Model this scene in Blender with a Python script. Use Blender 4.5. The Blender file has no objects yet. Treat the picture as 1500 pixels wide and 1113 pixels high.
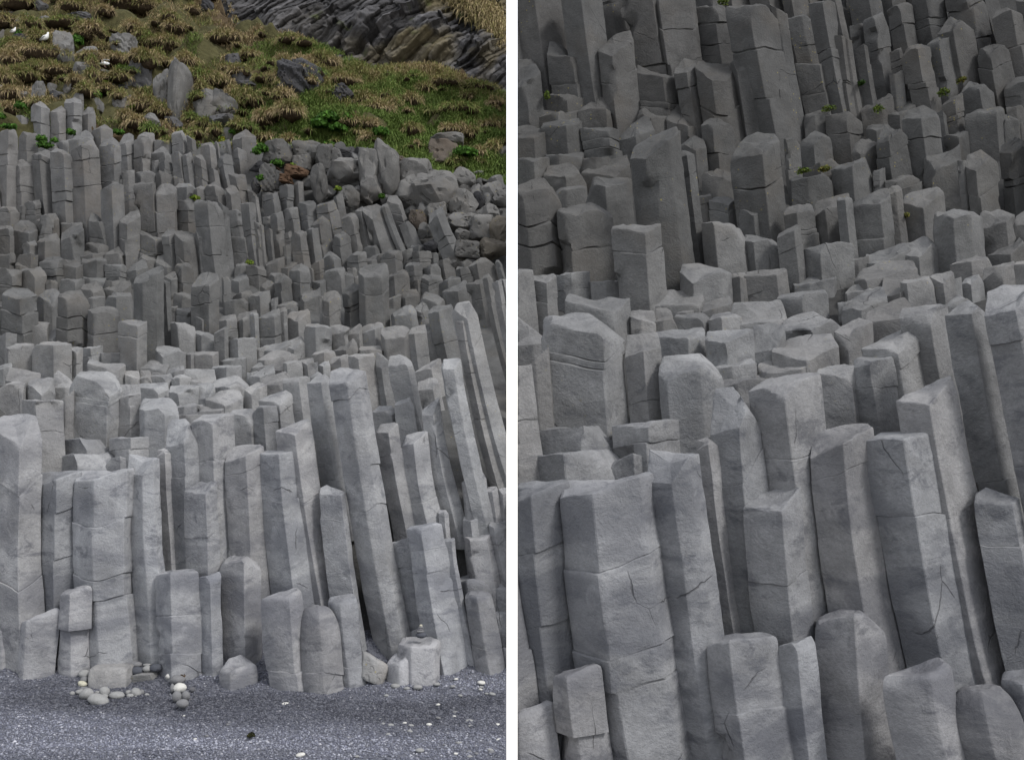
import bpy, bmesh, math, random
import numpy as np
from mathutils import Vector

scene = bpy.context.scene
C = scene.collection
random.seed(7)
RNG = np.random.default_rng(11)

# ------------------------------------------------------------------ camera, sky, sun, exposure
F = 1529.0            # focal length in photo pixels (photo is 1500 x 1113)
YH = 620.0            # horizon row
HC = 3.77             # eye height above the foot of the rock face
cam_d = bpy.data.cameras.new('camera')
cam = bpy.data.objects.new('camera', cam_d)
C.objects.link(cam)
cam.location = (0, 0, HC)
cam.rotation_euler = (math.radians(90), 0, 0)
cam_d.sensor_fit = 'HORIZONTAL'
cam_d.sensor_width = 36.0
cam_d.lens = 36.0 * F / 1500.0
cam_d.shift_y = (YH - 556.5) / 1500.0
cam_d.clip_start = 0.1
cam_d.clip_end = 2000
scene.camera = cam

SUN_EL, SUN_AZ = 45.0, 52.0     # the bright part of the cloud: high, in front of the face and to the right
w = bpy.data.worlds.new('World')
scene.world = w
w.use_nodes = True
nt = w.node_tree
nt.nodes.clear()
out = nt.nodes.new('ShaderNodeOutputWorld')
bg1 = nt.nodes.new('ShaderNodeBackground')
bg2 = nt.nodes.new('ShaderNodeBackground')
sky = nt.nodes.new('ShaderNodeTexSky')
sky.sky_type = 'NISHITA'
sky.sun_disc = False
sky.sun_elevation = math.radians(SUN_EL)
sky.sun_rotation = math.radians(180 - SUN_AZ)
bg1.inputs[1].default_value = 0.05
# closed cloud cover, brightness added straight ahead so the made-up cleft shows white
tc = nt.nodes.new('ShaderNodeTexCoord')
dp = nt.nodes.new('ShaderNodeVectorMath'); dp.operation = 'DOT_PRODUCT'
dp.inputs[1].default_value = (0, 1, 0)
nt.links.new(tc.outputs['Generated'], dp.inputs[0])
mr = nt.nodes.new('ShaderNodeMapRange')
mr.inputs[1].default_value = 0.55; mr.inputs[2].default_value = 0.95
mr.inputs[3].default_value = 0.52; mr.inputs[4].default_value = 1.05
nt.links.new(dp.outputs['Value'], mr.inputs[0])
bg2.inputs[0].default_value = (1.0, 0.975, 0.95, 1)
nt.links.new(mr.outputs[0], bg2.inputs[1])
add = nt.nodes.new('ShaderNodeAddShader')
nt.links.new(sky.outputs[0], bg1.inputs[0])
nt.links.new(bg1.outputs[0], add.inputs[0])
nt.links.new(bg2.outputs[0], add.inputs[1])
nt.links.new(add.outputs[0], out.inputs[0])

sun_d = bpy.data.lights.new('sun', 'SUN')
sun_d.energy = 1.5
sun_d.angle = math.radians(12)
sun_d.color = (1.0, 0.98, 0.95)
sun = bpy.data.objects.new('sun', sun_d)
C.objects.link(sun)
sd = Vector((math.sin(math.radians(SUN_AZ)) * math.cos(math.radians(SUN_EL)),
             -math.cos(math.radians(SUN_AZ)) * math.cos(math.radians(SUN_EL)), math.sin(math.radians(SUN_EL))))
sun.rotation_euler = sd.to_track_quat('Z', 'Y').to_euler()
sun.location = (10, -10, 30)

vs = scene.view_settings
vs.view_transform = 'Standard'
vs.look = 'None'
vs.exposure = 0.5
vs.gamma = 1.0
vs.use_curve_mapping = False

# ------------------------------------------------------------------ helpers
def hash3(ix, iy, iz, seed):
    h = (ix.astype(np.int64) * 374761393 + iy.astype(np.int64) * 668265263 + iz.astype(np.int64) * 2147483647 + seed * 1274126177) & 0xFFFFFFFF
    h = ((h ^ (h >> 13)) * 1274126177) & 0xFFFFFFFF
    h = ((h ^ (h >> 16)) * 2246822519) & 0xFFFFFFFF
    return ((h ^ (h >> 15)) & 0xFFFF) / 65535.0

def vnoise(p, seed=0):
    p = np.asarray(p, float)
    i = np.floor(p)
    f = p - i
    f = f * f * (3 - 2 * f)
    ix, iy, iz = i[..., 0], i[..., 1], i[..., 2]
    r = 0
    for dx in (0, 1):
        wx = f[..., 0] if dx else 1 - f[..., 0]
        for dy in (0, 1):
            wy = f[..., 1] if dy else 1 - f[..., 1]
            for dz in (0, 1):
                wz = f[..., 2] if dz else 1 - f[..., 2]
                r = r + wx * wy * wz * hash3(ix + dx, iy + dy, iz + dz, seed)
    return r * 2 - 1

def fbm(p, seed=0, octs=3):
    a, s, r = 1.0, 1.0, 0
    for o in range(octs):
        r = r + a * vnoise(np.asarray(p) * s, seed + o * 17)
        a *= 0.5
        s *= 2.03
    return r

def ray(px, py, d):
    px = np.asarray(px, float); py = np.asarray(py, float)
    return np.stack([(px - 750) / F * d, d + 0 * px, HC - (py - YH) / F * d], -1)

def topx(p):
    return 750 + p[..., 0] / p[..., 1] * F, YH + (HC - p[..., 2]) / p[..., 1] * F

def make_mesh(name, verts, faces, mat, tone=None, parent=None, smooth=True, sharp=None, mats=None):
    """faces: list of index arrays, each (n, k)"""
    me = bpy.data.meshes.new(name)
    verts = np.asarray(verts, np.float32)
    me.vertices.add(len(verts))
    me.vertices.foreach_set('co', verts.ravel())
    nl = sum(f.size for f in faces)
    npoly = sum(len(f) for f in faces)
    me.loops.add(nl)
    me.polygons.add(npoly)
    me.loops.foreach_set('vertex_index', np.concatenate([f.ravel() for f in faces]).astype(np.int32))
    tot = np.concatenate([np.full(len(f), f.shape[1], np.int32) for f in faces])
    me.polygons.foreach_set('loop_start', np.concatenate([[0], np.cumsum(tot)[:-1]]).astype(np.int32))
    if smooth:
        me.polygons.foreach_set('use_smooth', np.ones(npoly, bool))
    me.update(calc_edges=True)
    me.validate()
    if tone is not None:
        at = me.color_attributes.new('tone', 'FLOAT_COLOR', 'POINT')
        t = np.asarray(tone, np.float32)
        if t.ndim == 1:
            t = np.tile(t, (len(verts), 1))
        at.data.foreach_set('color', t.ravel())
    if sharp:
        me.set_sharp_from_angle(angle=math.radians(sharp))
    me.materials.append(mat)
    o = bpy.data.objects.new(name, me)
    C.objects.link(o)
    if parent:
        o.parent = parent
    return o

def tag(o, label=None, cat=None, group=None, kind=None):
    if label: o['label'] = label
    if cat: o['category'] = cat
    if group: o['group'] = group
    if kind: o['kind'] = kind
    return o

# the made-up cleft between the two rock faces: its walls
PL_L = Vector((F, 8.0, 0)).normalized()
PL_R = Vector((-F, 8.0, 0)).normalized()
def cut(o, side):
    """trim a rock that would reach into the open cleft, closing the cut"""
    no = PL_L if side == 'L' else PL_R
    me = o.data
    n = len(me.vertices)
    co = np.empty(n * 3, np.float32)
    me.vertices.foreach_get('co', co)
    co = co.reshape(-1, 3)
    d = co @ np.array(no)
    if d.max() <= 0:
        return True
    if d.min() >= 0:
        bpy.data.objects.remove(o)
        return False
    bm = bmesh.new()
    bm.from_mesh(me)
    bmesh.ops.bisect_plane(bm, geom=bm.verts[:] + bm.edges[:] + bm.faces[:], plane_co=(0, 0, 0), plane_no=no, clear_outer=True)
    ed = [e for e in bm.edges if e.is_boundary and abs(e.verts[0].co.dot(no)) < 1e-3 and abs(e.verts[1].co.dot(no)) < 1e-3]
    if ed:
        bmesh.ops.holes_fill(bm, edges=ed, sides=0)
    bm.to_mesh(me)
    bm.free()
    me.update()
    return True

# ------------------------------------------------------------------ materials
def newmat(name):
    m = bpy.data.materials.new(name)
    m.use_nodes = True
    n = m.node_tree
    n.nodes.clear()
    o = n.nodes.new('ShaderNodeOutputMaterial')
    b = n.nodes.new('ShaderNodeBsdfPrincipled')
    b.inputs['Roughness'].default_value = 0.92
    b.inputs['Specular IOR Level'].default_value = 0.15
    n.links.new(b.outputs[0], o.inputs[0])
    return m, n, b

def nd(n, t, **k):
    x = n.nodes.new(t)
    for a, v in k.items():
        setattr(x, a, v)
    return x

def noise(n, vec, scale, detail=4, rough=0.6, dist=0.0):
    t = nd(n, 'ShaderNodeTexNoise')
    t.inputs['Scale'].default_value = scale
    t.inputs['Detail'].default_value = detail
    t.inputs['Roughness'].default_value = rough
    t.inputs['Distortion'].default_value = dist
    n.links.new(vec, t.inputs['Vector'])
    return t.outputs['Fac']

def mrange(n, v, a, b, c, d, smooth=False):
    t = nd(n, 'ShaderNodeMapRange')
    if smooth: t.interpolation_type = 'SMOOTHSTEP'
    n.links.new(v, t.inputs[0])
    for i, x in enumerate((a, b, c, d)):
        t.inputs[i + 1].default_value = x
    return t.outputs[0]

def math_(n, op, a, b=None):
    t = nd(n, 'ShaderNodeMath', operation=op)
    for i, x in enumerate((a, b)):
        if x is None: continue
        if isinstance(x, (int, float)): t.inputs[i].default_value = x
        else: n.links.new(x, t.inputs[i])
    return t.outputs[0]

def mixc(n, fac, a, b, mode='MIX'):
    t = nd(n, 'ShaderNodeMix', data_type='RGBA', blend_type=mode)
    for sock, x in ((t.inputs[0], fac), (t.inputs[6], a), (t.inputs[7], b)):
        if isinstance(x, (int, float)): sock.default_value = x
        elif isinstance(x, tuple): sock.default_value = x
        else: n.links.new(x, sock)
    return t.outputs[2]

def mapping(n, vec, rot, sc):
    t = nd(n, 'ShaderNodeMapping')
    t.inputs['Rotation'].default_value = rot
    t.inputs['Scale'].default_value = sc
    n.links.new(vec, t.inputs[0])
    return t.outputs[0]

def rock_material(name, k=1.0):
    """basalt: own tone per rock, blotches, stains, speckle, lichen, chisel-like fracture relief; k = size of the pattern"""
    m, n, b = newmat(name)
    geo = nd(n, 'ShaderNodeNewGeometry').outputs['Position']
    at = nd(n, 'ShaderNodeAttribute', attribute_name='tone')
    col, wear = at.outputs['Color'], at.outputs['Alpha']
    blotch = mrange(n, noise(n, geo, 1.6 / k, 5, 0.6, 0.6), 0.3, 0.7, 0.72, 1.26)
    fine = mrange(n, noise(n, geo, 30 / k, 4, 0.75), 0.25, 0.75, 0.84, 1.16)
    v = math_(n, 'MULTIPLY', blotch, fine)
    c = mixc(n, 1.0, col, v, 'MULTIPLY')
    # damp-dark stains with ragged outlines, mostly on the sea-worn lower rock
    st = noise(n, mapping(n, geo, (0, 0.25, 0), (1.0, 1.0, 2.0)), 2.2 / k, 9, 0.72, 0.5)
    stm = math_(n, 'MULTIPLY', mrange(n, st, 0.50, 0.66, 0, 1, True), math_(n, 'SUBTRACT', 1.0, wear))
    c = mixc(n, math_(n, 'MULTIPLY', stm, 0.75), c, mixc(n, 1.0, col, (0.40, 0.41, 0.45, 1), 'MULTIPLY'))
    # broad tide-dark bands
    bd = noise(n, mapping(n, geo, (0, 0.1, 0), (0.5, 0.5, 1.3)), 1.0 / k, 5, 0.6, 0.8)
    bdm = math_(n, 'MULTIPLY', mrange(n, bd, 0.44, 0.60, 0, 1, True), math_(n, 'SUBTRACT', 1.0, wear))
    sx_ = nd(n, 'ShaderNodeSeparateXYZ')
    n.links.new(geo, sx_.inputs[0])
    splash = mrange(n, sx_.outputs[2], 0.2, 4.2, 1.0, 0.35)
    bdm = math_(n, 'MULTIPLY', bdm, splash)
    c = mixc(n, math_(n, 'MULTIPLY', bdm, 0.85), c, mixc(n, 1.0, col, (0.52, 0.53, 0.57, 1), 'MULTIPLY'))
    # pale salt bloom
    sb = noise(n, geo, 3.7 / k, 6, 0.7, 0.8)
    sbm = math_(n, 'MULTIPLY', mrange(n, sb, 0.56, 0.72, 0, 1, True), math_(n, 'SUBTRACT', 1.0, wear))
    c = mixc(n, math_(n, 'MULTIPLY', sbm, 0.30), c, mixc(n, 1.0, col, (1.45, 1.45, 1.45, 1), 'MULTIPLY'))
    # brownish tint patches on the upper rock
    br = noise(n, geo, 0.9 / k, 4, 0.6)
    c = mixc(n, math_(n, 'MULTIPLY', mrange(n, br, 0.5, 0.7, 0, 0.5, True), wear), c, mixc(n, 1.0, col, (1.05, 0.96, 0.86, 1), 'MULTIPLY'))
    # yellow lichen dots on the upper rock
    vo = nd(n, 'ShaderNodeTexVoronoi')
    vo.inputs['Scale'].default_value = 9.0 / k
    n.links.new(geo, vo.inputs['Vector'])
    lm = mrange(n, vo.outputs['Distance'], 0.06, 0.16, 1, 0, True)
    la = mrange(n, noise(n, geo, 0.8 / k, 3), 0.52, 0.62, 0, 1, True)
    lm = math_(n, 'MULTIPLY', math_(n, 'MULTIPLY', lm, la), wear)
    c = mixc(n, math_(n, 'MULTIPLY', lm, 0.75), c, (0.30, 0.25, 0.07, 1))
    # hairline fissures, broken into short runs
    wob = nd(n, 'ShaderNodeTexNoise')
    wob.inputs['Scale'].default_value = 1.8 / k
    wob.inputs['Detail'].default_value = 4
    n.links.new(geo, wob.inputs['Vector'])
    va = nd(n, 'ShaderNodeVectorMath', operation='MULTIPLY_ADD')
    n.links.new(wob.outputs['Color'], va.inputs[0])
    va.inputs[1].default_value = (0.28 * k,) * 3
    n.links.new(geo, va.inputs[2])
    vc = nd(n, 'ShaderNodeTexVoronoi', feature='DISTANCE_TO_EDGE')
    vc.inputs['Scale'].default_value = 0.95 / k
    n.links.new(mapping(n, va.outputs[0], (0, 0, 0), (1, 1, 0.8)), vc.inputs['Vector'])
    fis = mrange(n, vc.outputs['Distance'], 0.0015, 0.008, 1, 0, True)
    gate = mrange(n, noise(n, geo, 1.1 / k, 3), 0.57, 0.65, 0, 1, True)
    fis = math_(n, 'MULTIPLY', fis, gate)
    c = mixc(n, math_(n, 'MULTIPLY', fis, 0.5), c, (0.03, 0.03, 0.032, 1))
    n.links.new(c, b.inputs['Base Color'])
    # relief
    ch = noise(n, mapping(n, geo, (0, math.radians(38), 0), (3.0, 3.0, 7.0)), 8.0 / k, 4, 0.6, 0.3)
    gr = noise(n, geo, 38 / k, 5, 0.7)
    big = noise(n, geo, 5.0 / k, 5, 0.65, 0.4)
    hgt = math_(n, 'ADD', math_(n, 'ADD', math_(n, 'MULTIPLY', ch, 0.16), math_(n, 'MULTIPLY', gr, 0.30)), math_(n, 'SUBTRACT', math_(n, 'MULTIPLY', big, 0.9), math_(n, 'MULTIPLY', fis, 0.6)))
    bp = nd(n, 'ShaderNodeBump')
    bp.inputs['Strength'].default_value = 0.7
    bp.inputs['Distance'].default_value = 0.05 * k
    n.links.new(hgt, bp.inputs['Height'])
    n.links.new(bp.outputs[0], b.inputs['Normal'])
    return m

ROCK = {'L': rock_material('basalt_weathered', 1.0), 'R': rock_material('basalt_dim_exposure', 1.65)}  # same basalt on both; the right one's dimmer exposure lies in its tones

def plain_material(name, rough=0.95, bump=0.0, bscale=20, var=0.25, vscale=12):
    m, n, b = newmat(name)
    geo = nd(n, 'ShaderNodeNewGeometry').outputs['Position']
    at = nd(n, 'ShaderNodeAttribute', attribute_name='tone')
    v = mrange(n, noise(n, geo, vscale, 5, 0.65), 0.25, 0.75, 1 - var, 1 + var)
    n.links.new(mixc(n, 1.0, at.outputs['Color'], v, 'MULTIPLY'), b.inputs['Base Color'])
    b.inputs['Roughness'].default_value = rough
    if bump:
        bp = nd(n, 'ShaderNodeBump')
        bp.inputs['Strength'].default_value = 0.8
        bp.inputs['Distance'].default_value = bump
        n.links.new(noise(n, geo, bscale, 6, 0.7), bp.inputs['Height'])
        n.links.new(bp.outputs[0], b.inputs['Normal'])
    return m

STONE = plain_material('sea_worn_stone', 0.85, 0.01, 40, 0.14, 25)
SOIL = plain_material('turf_soil', 1.0, 0.12, 6, 0.4, 4)
GRASS = plain_material('dry_and_green_grass', 0.9, 0, 0, 0.2, 3)
LEAF = plain_material('fresh_green_leaf', 0.7, 0, 0, 0.25, 8)
GRAVEL = plain_material('dark_gravel', 0.8, 0.02, 60, 0.35, 45)
PEBBLE = plain_material('gravel_grain', 0.6, 0, 0, 0.1, 30)
FARROCK = plain_material('far_basalt', 1.0, 0.25, 2.0, 0.45, 0.6)
FEATHER = plain_material('white_feather', 0.8, 0, 0, 0.05, 30)
WEED = plain_material('dried_seaweed', 0.9, 0, 0, 0.3, 40)
# ------------------------------------------------------------------ survey of the rock face
# every column: frame ; front rim left to right ; back rim ; foot ; lean ; joints      (frames are survey photographs: origin x, y, scale)
FRAME = {}
for _k, _o in zip('ABCDEFGHIJKLMNO', ((0,180),(185,180),(370,200),(552,200),(0,320),(185,320),(370,320),(552,320),(0,440),(185,440),(370,440),(552,440),(185,540),(552,560),(552,680))):
    FRAME[_k] = (_o[0], _o[1], 7.837)
FRAME['P'] = (552, 820, 6.184)
for _k, _o in zip('QRST', ((0,0),(185,0),(0,100),(185,100))):
    FRAME[_k] = (_o[0], _o[1], 7.837)
FRAME['U'] = (100, 960, 7.895)
for _k, _o in zip('abcdefgh', ((0,0),(370,0),(0,240),(370,240),(0,500),(370,500),(0,760),(370,760))):
    FRAME[_k] = (_o[0], _o[1], 3.976)

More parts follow.
